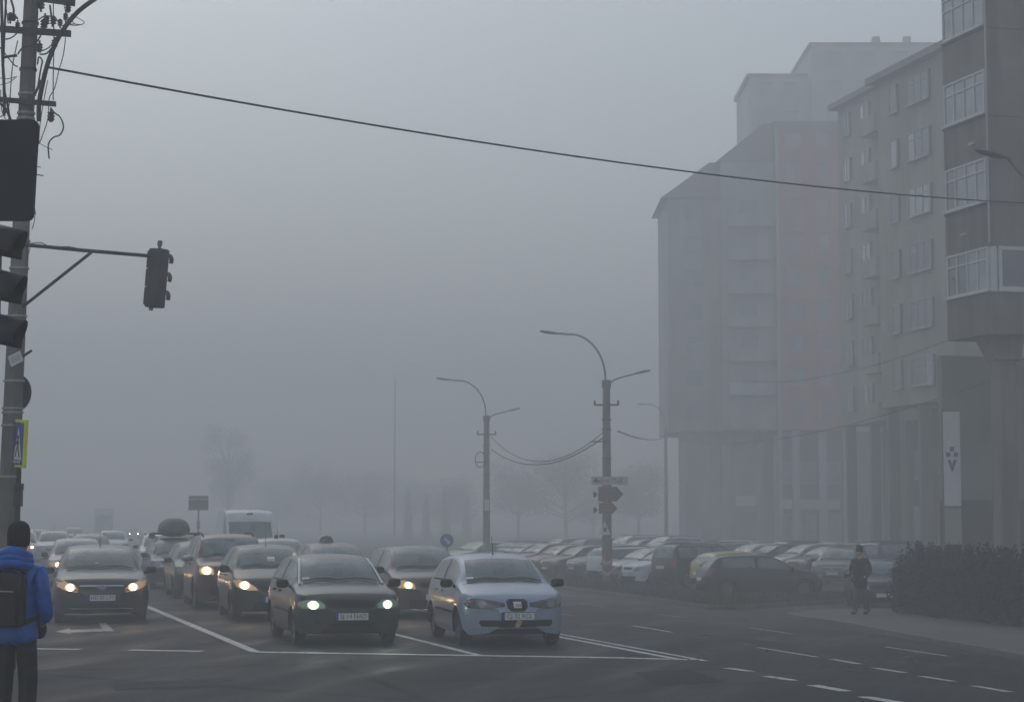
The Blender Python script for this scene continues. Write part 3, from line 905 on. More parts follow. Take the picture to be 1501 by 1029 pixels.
# the dark hatchback heading the left lane
SPEC['left'] = hatch('dark_hatchback', L=4.34, W=1.84, H=1.50, hood=.83, cz=1.02, cowl=1.08, wt=1.86, paint='p_dark', aerial=2.1, spokes=7,
    lamp=[(.46, .60), (.70, .64), (.85, .72), (.87, .82), (.74, .84), (.58, .76), (.45, .68)], bulb=(.60, .70, .065),
    turn=[(.455, .62), (.54, .63), (.53, .69), (.465, .665)],
    front=[([(-.40, .655), (.40, .655), (.42, .70), (-.42, .70)], 'black', 'grille', .008),
           ([(-.42, .715), (.42, .715), (.42, .745), (-.42, .745)], 'chrome', 'chrome_strip', .022),
           ([(-.62, .30), (-.50, .26), (.50, .26), (.62, .30), (.55, .37), (-.55, .37)], 'black', 'lower_intake', .008),
           ([(-.60, .285), (.60, .285), (.60, .30), (-.60, .30)], 'p_silver', 'bumper_lip', .02)],
    platepos=(.0, .50))
SPEC['mpv'] = hatch('dark_compact_car', L=3.95, W=1.69, H=1.50, hood=.82, cz=1.03, cowl=.92, wt=1.62, paint='p_dark', spokes=6, aerial=1.9,
    lamp=[(.36, .62), (.56, .61), (.76, .68), (.82, .78), (.78, .86), (.66, .80), (.46, .72)], bulb=(.62, .715, .07),
    front=[([(-.30, .60), (.30, .60), (.36, .70), (-.36, .70)], 'black', 'grille', .008), (outline_round(0, .32, .9, .14, .03), 'black', 'lower_intake', .006)])
SPEC['suv'] = hatch('maroon_off_roader', L=4.35, W=1.82, H=1.68, hood=.96, cz=1.14, cowl=1.08, wt=1.70, paint='p_maroon', spokes=5, tyre=.35, arch=.41, mirror='p_silver', rails=True,
    lamp=[(.50, .78), (.78, .78), (.82, .84), (.80, .95), (.56, .95), (.50, .90)], bulb=(.66, .87, .08),
    front=[(outline_round(0, .86, .80, .13, .03), 'black', 'grille', .008), (outline_round(0, .40, 1.2, .16, .04), 'black', 'lower_intake', .008)], platepos=(0, .56),
    tail=[(.62, .80), (.80, .80), (.80, 1.15), (.68, 1.15)], rplate=.8)
SPEC['suv']['top'] = [(0, .60), (.02, .68), (.05, .76), (.10, .86), (.17, .95), (.30, 1.0), (.6, 1.07), (1.02, 1.135), (1.08, 1.15),
                  (1.39, 1.40), (1.70, 1.60), (1.92, 1.655), (2.35, 1.68), (3.6, 1.67), (3.95, 1.63), (4.05, 1.58), (4.22, 1.10), (4.27, 1.0), (4.31, .85), (4.34, .7), (4.35, .64)]
SPEC['suv'].update(rt=4.0, rb=4.2, g1=3.95, door2=3.3)
SPEC['family'] = hatch('family_hatchback', L=4.25, W=1.74, H=1.45, hood=.80, cz=.98, paint='p_grey', spokes=7)
def sedan(name, L=4.5, W=1.76, H=1.45, **kw):
    S = hatch(name, L, W, H, **{k: v for k, v in kw.items()})
    cz, cowl, wt = S['cz'], S['cowl'], S['wt']
    S['style'] = 'sedan'
    S['top'] = S['top'][:12] + [(wt+.65, H), (L-1.65, H-.02), (L-1.4, H-.07), (L-1.0, 1.20), (L-.68, 1.08), (L-.60, 1.06), (L-.2, 1.04), (L-.10, .98), (L-.05, .84), (L-.02, .66), (L, .60)]
    S.update(rt=L-1.38, rb=L-.68, g1=L-1.35, door2=L-1.0)
    S['tail'] = [(W*.26, .78), (W*.44, .76), (W*.445, .98), (W*.30, .97)]
    S['rplate'] = .74
    return S
SPEC['sedan'] = sedan('parked_sedan', paint='p_silver')
def wagon(name, L=4.6, W=1.78, H=1.47, **kw):
    S = hatch(name, L, W, H, **kw)
    S['top'] = S['top'][:12] + [(wt_(S)+.65, H), (L-1.0, H-.01), (L-.5, H-.04), (L-.40, H-.08), (L-.16, 1.05), (L-.09, .94), (L-.05, .80), (L-.02, .66), (L, .60)]
    S.update(rt=L-.42, rb=L-.18, g1=L-.50, rails=True)
    return S
def wt_(S): return S['wt']
SPEC['wagon'] = wagon('estate_car', paint='p_dark')
SPEC['van'] = dict(name='white_van', style='van', L=5.6, W=1.98, H=2.38, cz=1.26, roofw=1.62, paint='p_white', cheap=True,
    top=[(0, .60), (.02, .70), (.05, .80), (.10, .94), (.17, 1.02), (.30, 1.08), (.6, 1.19), (.80, 1.25), (.86, 1.27), (1.15, 1.52), (1.48, 1.82), (1.62, 1.96), (1.85, 2.24), (2.3, 2.35), (3.0, 2.38), (5.2, 2.36), (5.5, 2.31), (5.56, 2.1), (5.58, 1.2), (5.6, .8)],
    belt=[(0, .56), (.1, .80), (.3, .98), (.86, 1.16), (1.6, 1.22), (4, 1.25), (5.4, 1.25), (5.55, 1.1), (5.6, .75)],
    wf=.92, wr=4.5, arch=.40, tyre=.34, cowl=.86, wt=1.62, rt=5.30, rb=5.31, g0=1.18, b=2.05, g1=2.4, door0=1.10, door2=3.4,
    nose=(.7, 2.6, .2, 4), tail=[(.82, .9), (.93, .9), (.93, 1.4), (.82, 1.4)], rplate=.7,
    lamp=[(.52, .78), (.80, .80), (.86, .92), (.84, 1.02), (.62, .98), (.52, .90)], bulb=(.70, .89, .07),
    front=[(outline_round(0, .86, .80, .14, .03), 'black', 'grille', .008), (outline_round(0, .42, 1.3, .2, .04), 'black', 'lower_intake', .008)], platepos=(0, .60))

CAR = {}
def template(k):
    if k not in CAR:
        CAR[k] = make_car(SPEC[k]); CAR[k]['used'] = 0
    return CAR[k]
PAINTS = {}
def place_car(k, loc, yaw, label, cat='car', paint=None, group=None, lit=None, name=None, lens=None, turn=False):
    t = template(k)
    root = t if not t['used'] else copy_tree(t)
    t['used'] = 1
    if name: root.name = name
    root.location = loc
    root.rotation_euler = (0, 0, yaw)
    root['label'] = label; root['category'] = cat
    if group: root['group'] = group
    elif 'group' in root: del root['group']
    tb = {}
    base = M[SPEC[k]['paint']].name
    if paint and M[paint].name != base: tb[base] = M[paint]
    if lit:
        tb['lamp_reflector'] = M[lit]
        tb['reflector_ring'] = M['glow_green'] if lit == 'bulb_green' else M['glow_warm']
        if lit == 'bulb_warm': tb['headlight_lens'] = M['lens_warm']
        if lit == 'bulb_green': tb['headlight_lens'] = M['lens_green']
    return root, tb
LATER = []
def car(*a, **k):
    r, tb = place_car(*a, **k)
    LATER.append((r, tb))
    return r
def settle_materials():
    for r, tb in LATER:
        if tb: swap(r, tb)
def lamp_glow(root, x, z, y, col, power):
    d = bpy.data.lights.new('headlamp_light', 'SPOT')
    d.energy = power; d.color = col; d.shadow_soft_size = .06; d.spot_size = R(150); d.spot_blend = 1.0
    o = link('headlamp_light', d, root, (x, y, z))
    o.rotation_euler = (R(90-14), 0, R(180))
    return o
def plate_text(root, S, txt):
    x, z = S['plate_xz']
    pl = [c for c in kids(root) if c.name.startswith('number_plate')][0]
    text_mesh('plate_lettering', txt, .098, M['ink'], pl, (x+.02, S['plate_y'], z), (R(90), 0, 0), sx=.98)

# ================================================================== THE GROUND
def grid_sheet(name, us, vs_, m, dz=0.0, kind='structure'):
    b = MB(); n = len(us)
    vv = []
    for v in vs_:
        for u in us:
            x, y = xy_of(u, v); vv.append((x, y, gz(x, y) + dz))
    ff = [(j*n+i, j*n+i+1, (j+1)*n+i+1, (j+1)*n+i) for j in range(len(vs_)-1) for i in range(n-1)]
    b.add(vv, ff)
    o = b.build(name, m, fix=False)
    return tag(o, kind=kind)
tag(grid_sheet('ground', [-1500, 0, 11.2, 1500], [-600, 2600], M['ground'], -.06), kind='structure')
tag(grid_sheet('road', [-24, 0, 11.2, 75], [-80, 500], M['asphalt']), label='damp grey asphalt of the boulevard and the car park')

def drape(name, poly, top, bottom, m, sub=1.0):
    """a raised slab whose outline follows the ground: poly in world xy"""
    pts = []
    n = len(poly)
    for i in range(n):
        a, b = Vector(poly[i][:2]), Vector(poly[(i+1) % n][:2])
        k = max(1, int((b-a).length / sub))
        for j in range(k): pts.append(a.lerp(b, j/k))
    area = sum(pts[i].x*pts[(i+1) % len(pts)].y - pts[(i+1) % len(pts)].x*pts[i].y for i in range(len(pts)))
    if area < 0: pts = pts[::-1]
    nb = len(pts)
    vo, eo, fo, *_ = delaunay_2d_cdt(pts, [], [list(range(nb))], 1, 1e-5)
    N = len(vo)
    vs = [(p.x, p.y, gz(p.x, p.y) + top) for p in vo] + [(p.x, p.y, gz(p.x, p.y) + bottom) for p in vo]
    fs = [tuple(f) for f in fo]
    cnt = {(f[i], f[(i+1) % len(f)]) for f in fs for i in range(len(f))}
    for (a, b) in list(cnt):
        if (b, a) not in cnt: fs.append((b, a, a+N, b+N))
    mb = MB(); mb.add(vs, fs)
    return tag(mb.build(name, m), kind='structure')

def kerb_line(pts, w=.14, h=.125, unit=1.0):
    """kerb stones laid one after the other along a line of world points"""
    pts = [Vector(p[:2]) for p in pts]
    out = []
    tot = [0]
    for i in range(len(pts)-1): tot.append(tot[-1] + (pts[i+1]-pts[i]).length)
    def at(s):
        for i in range(len(pts)-1):
            if s <= tot[i+1] or i == len(pts)-2:
                return pts[i].lerp(pts[i+1], (s-tot[i])/max(tot[i+1]-tot[i], 1e-6))
    s = 0
    while s < tot[-1] - .2:
        a, b = at(s + .008), at(min(s + unit - .008, tot[-1]))
        d = (b-a).normalized(); nn = Vector((-d.y, d.x)) * w/2
        j = random.uniform(-.006, .006)
        q = [a-nn, b-nn, b+nn, a+nn]
        vs = [(p.x, p.y, gz(p.x, p.y) - .05) for p in q] + [(p.x, p.y, gz(p.x, p.y) + h + j) for p in q]
        out.append((vs, [(0,3,2,1),(4,5,6,7),(0,1,5,4),(1,2,6,5),(2,3,7,6),(3,0,4,7)]))
        s += unit
    return out

K1 = [G(*p) for p in ((560, 829), (640, 838), (720, 848.5), (814, 862), (900, 873), (970, 883), (1020, 890), (1046, 893.5), (1075, 894), (1105, 892), (1160, 888), (1240, 883.5), (1330, 879))]
BACK = [G(*p) for p in ((1330, 874), (1200, 873), (1100, 873), (1020, 870), (930, 863), (850, 853), (760, 842), (660, 829), (600, 822))]
verge = drape('grass_verge', [p[:2] for p in K1] + [p[:2] for p in BACK], .10, -.05, M['grass_base'])
verge['label'] = 'worn grass strip between the boulevard and the parked cars'
K2 = [G(*p) for p in ((1330, 897), (1240, 897), (1185, 899), (1158, 903), (1162, 908), (1240, 919), (1370, 944), (1501, 969), (1640, 996))]
walk = drape('sidewalk', [p[:2] for p in K2] + [p[:2] for p in [G(1900, 960), G(1900, 897), G(1600, 893)]], .11, -.05, M['paving'])
walk['label'] = 'brown-grey paved sidewalk where the man walks'
def kerb_thing(pts, label):
    root = empty('kerb', (0, 0, 0)); root['kind'] = 'structure'; root['label'] = label
    first = True
    for vs, fs in kerb_line(pts):
        mb = MB(); c = sum((Vector(p) for p in vs), Vector()) / 8
        mb.add([Vector(p) - c for p in vs], fs)
        o = mb.build('kerb_stone', M['kerb'], root, loc=c)
    return root
kerb_thing(K1, 'concrete kerb stones edging the grass strip')
kerb_thing(K2[2:], 'concrete kerb stones edging the paved sidewalk')
# kerb on the near side where the person with the backpack stands
nk = [Vector(xy_of(-9.1, -40)).to_3d(), Vector(xy_of(-9.1, -9.5)).to_3d(), Vector(xy_of(-9.5, -8.6)).to_3d(), Vector(xy_of(-14, -8.0)).to_3d()]
near = drape('sidewalk', [p[:2] for p in nk] + [xy_of(-14, -40)], .11, -.05, M['paving'])
near['label'] = 'near pavement at the corner under the person in blue'

# grass blades on the verge: ground cover nobody could count
def grass():
    b = MB(); rnd = random.Random(3)
    poly = [Vector(p[:2]) for p in K1] + [Vector(p[:2]) for p in BACK]
    def inside(p):
        c = False
        for i in range(len(poly)):
            a, q = poly[i], poly[i-1]
            if (a.y > p.y) != (q.y > p.y) and p.x < (q.x-a.x)*(p.y-a.y)/(q.y-a.y)+a.x: c = not c
        return c
    x0, x1 = min(p.x for p in poly), max(p.x for p in poly); y0, y1 = min(p.y for p in poly), max(p.y for p in poly)
    n = 0
    while n < 14000:
        p = Vector((rnd.uniform(x0, x1), rnd.uniform(y0, min(y1, 95))))
        if not inside(p): continue
        n += 1
        if rnd.random() < .3 and math.sin(p.x*1.7)+math.sin(p.y*.8+1) > .5: continue
        h = rnd.uniform(.05, .17); a = rnd.uniform(0, 6.28); w = rnd.uniform(.015, .04)
        dx, dy = math.cos(a)*w, math.sin(a)*w; z = gz(p.x, p.y) + .095
        lx, ly = rnd.uniform(-.05, .05), rnd.uniform(-.05, .05)
        b.add([(p.x-dx, p.y-dy, z), (p.x+dx, p.y+dy, z), (p.x+lx, p.y+ly, z+h)], [(0, 1, 2)])
    o = b.build('grass', M['grass_blade'], fix=False)
    tag(o, 'short dull grass growing on the strip by the parked cars', 'grass', kind='stuff')
M['grass_blade'] = mat('grass_blade', (0.05, 0.058, 0.03), 0.9, var=0.5, scale=2)
grass()
def leaf_litter():
    b = MB(); rnd = random.Random(5)
    for _ in range(500):
        p = G(rnd.uniform(1000, 1500), rnd.uniform(885, 985))
        if rnd.random() < .5: p = K1[rnd.randrange(4, 10)].lerp(K1[rnd.randrange(4, 10)], rnd.random()) + Vector((rnd.gauss(0, .5), rnd.gauss(0, .5), 0))
        z = gz(p.x, p.y) + .012; a = rnd.uniform(0, 6.28); s = rnd.uniform(.02, .045)
        u, v = uv_of(p.x, p.y)
        if v > 40 or u > 10.9: z += .115
        c, sn = math.cos(a)*s, math.sin(a)*s
        b.add([(p.x-c, p.y-sn, z), (p.x+sn*.6, p.y-c*.6, z+.012), (p.x+c, p.y+sn, z), (p.x-sn*.6, p.y+c*.6, z+.006)], [(0, 1, 2, 3)])
    o = b.build('fallen_leaves', M['leaf_autumn'], fix=False)
    tag(o, 'scattered brown leaves lying along the kerb and the road edge', 'leaves', kind='stuff')
leaf_litter()

# ------------------------------------------------------------------ road markings
def mark(a, b, w, label=None, m='marking', dz=.005, name='lane_marking'):
    a, b = Vector(a[:2]), Vector(b[:2])
    d = (b-a); L = d.length; d.normalize(); nn = Vector((-d.y, d.x)) * w/2
    k = max(1, int(L / 1.0)); vs = []; fs = []
    for i in range(k+1):
        p = a + d*L*i/k
        for q in (p-nn, p+nn): vs.append((q.x, q.y, gz(q.x, q.y) + dz))
    for i in range(k): fs.append((2*i, 2*i+1, 2*i+3, 2*i+2))
    # ragged ends
    mb = MB(); mb.add(vs, fs)
    o = mb.build(name, M[m], fix=False)
    for p in o.data.polygons:
        if p.normal.z < 0: o.data.flip_normals(); break
    return tag(o, label, kind='structure')
def uvl(p): return uv_of(p.x, p.y)
def line(pa, pb, w=.14, **k): return mark(G(*pa), G(*pb), w, **k)
# solid lane lines running away along the boulevard
far = lambda p, v: Vector((*xy_of(uvl(G(*p))[0], v), 0))
mark(G(375, 955.5), far((375, 955.5), 30), .16, 'solid white line right of the dark car in the left lane')
mark(G(700, 960), far((700, 960), 26), .13, 'solid white line between the green car and the pale blue car')
a, b = G(1008, 967), G(1030, 968.5)
ua = uvl(G(1018, 968))[0]
mark(Vector((*xy_of(ua-.17, uvl(a)[1]), 0)), Vector((*xy_of(ua-.17, 70), 0)), .13, 'left stripe of the double white centre line')
mark(Vector((*xy_of(ua+.17, uvl(b)[1]), 0)), Vector((*xy_of(ua+.17, 70), 0)), .13, 'right stripe of the double white centre line')
# stop line
line((375, 956), (1022, 967.5), .24, label='long thin white stop line across the middle lanes', dz=.009, name='stop_line')
line((190, 952.7), (297, 954.5), .24, label='short piece of stop line in front of the left lane', name='stop_line')
line((30, 950.5), (118, 951.7), .24, label='piece of stop line beside the person in blue', name='stop_line')
for i, (pa, pb) in enumerate((((1066, 979), (1101, 984)), ((1124, 991), (1164, 997)), ((1190, 1004), (1241, 1013)), ((1265, 1021), (1325, 1031)), ((1352, 1037), (1425, 1049)))):
    line(pa, pb, .17, name='guide_marking')
for pa, pb in (((1220, 966), (1259, 973)), ((1283, 979), (1326, 986)), ((1350, 991), (1397, 998.5)), ((1427, 1005), (1479, 1014)), ((1516, 1022), (1576, 1033))):
    line(pa, pb, .15, name='guide_marking')
for pa, pb in (((1112, 949), (1198, 963)), ((928, 917), (985, 926.5)), ((816, 898.5), (840, 902)), ((1298, 948), (1389, 961.5)), ((1099, 920), (1160, 928.5)),
               ((958, 899), (1006, 905.5)), ((852, 884), (888, 889.5)), ((818, 870.5), (842, 874))):
    line(pa, pb, .11, m='marking_worn' if pa[1] < 910 else 'marking')
# turn arrow in the left lane
def arrow():
    mb = MB()
    def q(pts):
        w = [G(*p) for p in pts]
        mb.add([(p.x, p.y, gz(p.x, p.y)+.006) for p in w], [tuple(range(len(w)))])
    q([(80, 926), (101, 921), (104, 923.2), (104, 929)])
    q([(104, 923.2), (150, 921.4), (155, 925.2), (104, 927.2)])
    q([(150, 921.4), (145, 913), (155, 913), (168, 925.4), (155, 925.3)])
    o = mb.build('turn_arrow', M['marking_worn'], fix=False)
    for p in o.data.polygons:
        if p.normal.z < 0: p.flip()
    tag(o, 'worn white left-turn arrow in front of the dark car', kind='structure')
arrow()
# repaired patches in the asphalt
for pts, m_, lb in (([(560, 985), (700, 983), (742, 996), (590, 999)], 'patch_dark', 'dark asphalt repair in front of the stop line'),
                    ([(930, 985), (1010, 981), (1065, 1000), (960, 1006)], 'patch_dark', 'dark asphalt repair beside the guide dashes'),
                    ([(160, 1000), (330, 994), (350, 1004), (170, 1012)], 'patch_light', 'pale asphalt repair near the person in blue'),
                    ([(1085, 934), (1160, 944), (1135, 948), (1062, 937)], 'patch_dark', 'narrow dark asphalt repair in the oncoming lanes')):
    w_ = [G(*p) for p in pts]; mb = MB(); n_ = 10
    rim = []
    for i in range(4):
        a_, b_ = w_[i], w_[(i+1) % 4]
        for j in range(n_):
            q_ = a_.lerp(b_, j/n_) + Vector((random.uniform(-.03, .03), random.uniform(-.08, .08), 0)); rim.append((q_.x, q_.y, gz(q_.x, q_.y)+.0035))
    mb.add(rim, [tuple(range(len(rim)))])
    o_ = mb.build('road_patch', M[m_], fix=False)
    for p in o_.data.polygons:
        if p.normal.z < 0: p.flip()
    tag(o_, lb, kind='structure')
# iron covers in the carriageway
for px, py, r in ((1020, 930, .3), (935, 962, .16)):
    mb = MB(); p = G(px, py)
    mb.lathe([(r, 0), (r, .008), (r*.86, .010), (r*.84, .004), (.01, .004)], 20, 'Z')
    o = mb.build('manhole_cover', M['rust'], loc=(p.x, p.y, gz(p.x, p.y)+.001))
    tag(o, 'round iron cover in the oncoming lane' if r > .2 else 'small round valve cover near the stop line', 'manhole cover')

# ================================================================== BUILDINGS
def window_meshes(w, h, cols, transom=None, fr=.07, key=None):
    f = MB()
    f.box(-w/2, w/2, -.05, .05, 0, fr); f.box(-w/2, w/2, -.05, .05, h-fr, h)
    f.box(-w/2, -w/2+fr, -.048, .048, fr, h-fr); f.box(w/2-fr, w/2, -.048, .048, fr, h-fr)
    for i in range(1, cols):
        x = -w/2 + w*i/cols; f.box(x-fr*.4, x+fr*.4, -.046, .046, fr, h-fr)
    if transom: f.box(-w/2+fr, w/2-fr, -.044, .044, transom-.03, transom+.03)
    f.box(-w/2-.05, w/2+.05, -.12, -.02, -.05, -.002)
    panes = []
    for i in range(cols):
        x0 = -w/2 + w*i/cols; p = MB()
        p.box(x0+.01, x0+w/cols-.01, -.008, .008, fr*.5, h-fr*.5)
        panes.append(p.mesh('pane', [M['pane']]))
    return f.mesh('window', [M['pvc']]), panes
WIN = {}
def window(parent, x, y, z, rz, w=1.5, h=1.4, cols=2, transom=None, net=0.0, name='window', far=True):
    k = (w, h, cols, transom)
    if k not in WIN: WIN[k] = window_meshes(w, h, cols, transom)
    f, panes = WIN[k]
    o = link(name, f, parent, (x, y, z)); o.rotation_euler = (0, 0, rz)
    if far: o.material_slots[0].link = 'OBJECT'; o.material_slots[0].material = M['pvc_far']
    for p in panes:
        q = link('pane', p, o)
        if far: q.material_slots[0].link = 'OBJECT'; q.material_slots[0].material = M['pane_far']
        if random.random() < net:
            q.material_slots[0].link = 'OBJECT'; q.material_slots[0].material = M['pane_net']
    return o
def slab_wall(parent, p0, p1, z0, z1, th, m, name='wall'):
    """vertical wall from p0 to p1 (world xy), thickness to the right-hand side"""
    a, b = Vector(p0), Vector(p1); d = (b-a).normalized(); n = Vector((d.y, -d.x)) * th
    mb = MB()
    q = [a, b, b+n, a+n]
    mb.add([(p.x, p.y, z0) for p in q] + [(p.x, p.y, z1) for p in q], [(0,3,2,1),(4,5,6,7),(0,1,5,4),(1,2,6,5),(2,3,7,6),(3,0,4,7)])
    return mb.build(name, m, parent)
def facade(parent, p0, p1, z0, storeys, fh, openings, m, wh=1.45, sill=.85, th=.3, net=.4, lintel=None):
    """wall of storeys with real openings: openings = list of (centre along wall, width, panes). Seen from the left of p0->p1"""
    a, b = Vector(p0), Vector(p1); L = (b-a).length; d = (b-a).normalized(); n = Vector((d.y, -d.x)); ang = math.atan2(d.y, d.x)
    mb = MB()
    def blk(s0, s1, z0_, z1_):
        if s1-s0 < .01: return
        q = [a+d*s0, a+d*s1, a+d*s1+n*th, a+d*s0+n*th]
        mb.add([(p.x, p.y, z0_) for p in q] + [(p.x, p.y, z1_) for p in q], [(0,3,2,1),(4,5,6,7),(0,1,5,4),(1,2,6,5),(2,3,7,6),(3,0,4,7)])
    ops = sorted(openings)
    for k in range(storeys):
        zb = z0 + k*fh
        blk(0, L, zb, zb+sill); blk(0, L, zb+sill+wh, zb+fh)
        s = 0
        for c, w, _ in ops:
            blk(s, c-w/2, zb+sill, zb+sill+wh); s = c+w/2
        blk(s, L, zb+sill, zb+sill+wh)
    mb.build('wall', m, parent)
    for k in range(storeys):
        for c, w, cols in ops:
            p = a + d*c + n*.12
            window(parent, p.x, p.y, z0 + k*fh + sill + .002, ang, w=w-.02, h=wh-.004, cols=cols, net=net, transom=wh*.72 if cols > 2 else None)

# near block: corner bay on a pier
near = empty('apartment_block', (0, 0, 0), label='brown apartment block at the right edge with glazed bays on a tall pier', cat='building')
C = Vector((14.86, 61.0)); d = Vector((DX, DY)); n = Vector((DY, -DX))
E = C + d*2.8
for k in range(9):
    z = 7.75 + k*2.8
    # band below the glazing, on the left and the front side
    def band(z0, z1, out=0.0):
        mb = MB()
        q = [C - d*out - n*out, C + d*2.8 - n*out, C + d*2.8 + n*9, C + n*9 - d*out]
        mb.add([(p.x, p.y, z0) for p in q] + [(p.x, p.y, z1) for p in q], [(0,3,2,1),(4,5,6,7),(0,1,5,4),(1,2,6,5),(2,3,7,6),(3,0,4,7)])
        return mb
    band(z, z+1.25 if k else z+1.30).build('parapet', M['wall_brown'], near)
    mb = band(z+1.30 if k == 0 else z+1.25, z+1.36, .05); mb.build('sill', M['wall_pale'] if k == 0 else M['wall_brown'], near)
    # posts and glass on the left side
    w = link('window', window_meshes(2.62, 1.44 - .06, 4 if k else 4, .98)[0], near, (*(C + d*1.4), z+1.36))
    w.rotation_euler = (0, 0, math.atan2(-d.y, -d.x))
    for p in window_meshes(2.62, 1.38, 4, .98)[1]:
        q = link('pane', p, w); q.material_slots[0].link = 'OBJECT'; q.material_slots[0].material = M['pane_net'] if random.random() < .7 else M['pane']
    if k == 0:
        for j in range(3):
            w = link('window', window_meshes(2.3, 1.38, 1, None, fr=.12)[0], near, (*(C + n*(1.42+j*2.4)), z+1.36)); w.rotation_euler = (0, 0, math.atan2(n.y, n.x))
            for p in window_meshes(2.3, 1.38, 1, None)[1]: link('pane', p, w)
        mb = MB(); q = C + d*.03 + n*.03
        mb.box(q.x, q.x+.2, q.y, q.y+.2, z+1.36, z+2.74); mb.build('corner_post', M['pvc'], near)
    else:
        slab_wall(near, C + n*.02 + d*.02, C + n*9 + d*.02, z+1.36, z+2.74, -.3, M['wall_brown'])
    q0 = C + n*.02 + d*.02
    mb = MB(); mb.add([(p.x, p.y, zz) for zz in (z+2.74, z+2.80) for p in (C, C+d*2.8, C+d*2.8+n*9, C+n*9)], [(0,3,2,1),(4,5,6,7),(0,1,5,4),(1,2,6,5),(2,3,7,6),(3,0,4,7)])
    mb.build('floor_slab', M['wall_brown'], near)
    slab_wall(near, E - d*.02 + n*.02, E - d*.02 + n*9, z+1.36, z+2.74, .2, M['wall_brown'], 'rear_wall')
for kk, off in ((1, 1.3), (2, .7), (4, 1.6)):
    q = C + d*off - n*.16
    mb = MB(); mb.box(-.06, .06, -.16, .16, 0, .09); o_ = mb.build('wall_lamp', M['wall_pale'], near, loc=(q.x, q.y, 7.75+kk*2.8+.42)); o_.rotation_euler = (0, 0, R(16))
# white drain strip at the corner
mb = MB(); mb.tube([(C.x-.03, C.y-.04, 10.6), (C.x-.03, C.y-.04, 33)], .035, 6); mb.build('drain_pipe', M['wall_pale'], near)
pc = C + d*.95 + n*.92
mb = MB()
mb.box(pc.x-.28, pc.x+.28, pc.y-.32, pc.y+.32, -.7, 7.1, rz=R(-16)*-1, c=(pc.x, pc.y, 0))
mb.build('pier', M['wall_brown'], near)
mb = MB(); mb.prism([(pc.x-.75, 7.745), (pc.x+.55, 7.745), (pc.x+.45, 7.0), (pc.x-.35, 7.0)], pc.y-.5, pc.y+.6, 'Y'); mb.build('bracket', M['wall_brown'], near)
# ground-floor wall standing back under the overhang, at the right edge
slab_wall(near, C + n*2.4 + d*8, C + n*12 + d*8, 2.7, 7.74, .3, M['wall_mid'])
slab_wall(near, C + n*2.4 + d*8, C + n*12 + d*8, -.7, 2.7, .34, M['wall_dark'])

# grey-green block: short stretches parallel to the boulevard, each set back from the one before
def quad_box(parent, name, pts, z0, z1, m):
    mb = MB(); mb.add([(p[0], p[1], z) for z in (z0, z1) for p in pts], [(0,3,2,1),(4,5,6,7),(0,1,5,4),(1,2,6,5),(2,3,7,6),(3,0,4,7)])
    return mb.build(name, m, parent)
def stretch(label, a, b_, storeys, ops, roof_z, wall, bal=()):
    root = empty('apartment_block', label=label, cat='building')
    a, b_ = Vector(a), Vector(b_)                     # a near end, b_ far end
    dd = (b_-a).normalized(); nn = Vector((dd.y, -dd.x))
    facade(root, b_, a, 7.7, storeys, 2.8, ops, M[wall], th=-.3)
    zt_ = 7.7 + storeys*2.8
    quad_box(root, 'core', [a+nn*.31, b_+nn*.31, b_+nn*12, a+nn*12], 7.7, zt_-.02, M[wall])
    quad_box(root, 'roof', [a-nn*.5-dd*.4, b_-nn*.5+dd*.4, b_+nn*12.2, a+nn*12.2-dd*.4], zt_+.01, zt_+.35, M['roof_tile'])
    for s_, w_ in bal:
        for k in range(storeys):
            c0 = b_ - dd*s_; z = 7.8 + k*2.8
            mb = MB()
            q = [c0 - nn*.9, c0 - nn*.9 - dd*w_, c0 - nn*.01 - dd*w_, c0 - nn*.01]
            for (aa, bb) in ((q[0], q[1]), (q[1], q[2]), (q[3], q[0])):
                e_ = (bb-aa).normalized(); m_ = Vector((-e_.y, e_.x))*.09
                mb.add([(p.x, p.y, zz) for zz in (z, z+.95) for p in (aa, bb, bb+m_, aa+m_)], [(0,3,2,1),(4,5,6,7),(0,1,5,4),(1,2,6,5),(2,3,7,6),(3,0,4,7)])
            mb.add([(p.x, p.y, zz) for zz in (z-.13, z-.002) for p in q], [(0,3,2,1),(4,5,6,7),(0,1,5,4),(1,2,6,5),(2,3,7,6),(3,0,4,7)])
            mb.build('balcony', M[wall], root)
    L_ = (b_-a).length
    n_ = max(2, int(L_/3.2)+1)
    for i in range(n_):
        p = a + dd*(.4 + (L_-.8)*i/(n_-1)) + nn*.4
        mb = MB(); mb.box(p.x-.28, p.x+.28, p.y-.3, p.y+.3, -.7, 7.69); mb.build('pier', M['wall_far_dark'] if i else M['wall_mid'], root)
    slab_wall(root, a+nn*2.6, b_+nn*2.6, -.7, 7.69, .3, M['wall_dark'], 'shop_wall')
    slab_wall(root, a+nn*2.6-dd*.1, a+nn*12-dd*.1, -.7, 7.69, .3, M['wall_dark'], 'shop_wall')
    for i in range(n_-1):
        p = a + dd*(.4 + (L_-.8)*(i+.5)/(n_-1)) + nn*2.5
        window(root, p.x, p.y, .2, math.atan2(-dd.y, -dd.x), w=2.2, h=2.6, cols=2, name='shop_window')
        window(root, p.x, p.y, 4.4, math.atan2(-dd.y, -dd.x), w=1.8, h=1.7, cols=2)
    return root
stretch('grey-green apartment section with slanting eaves right beside the brown block', (20.95, 93.4), (18.95, 101.2), 6, [(2.1, .9, 1), (4.9, 2.4, 3)], 24.8, 'wall_green')
stretch('grey-green apartment section set farther back, beside the red-brown one', (22.0, 113.0), (20.2, 121.0), 7, [(1.6, 1.0, 2), (4.4, 1.4, 2)], 27, 'wall_green', bal=((5.4, 2.4),))

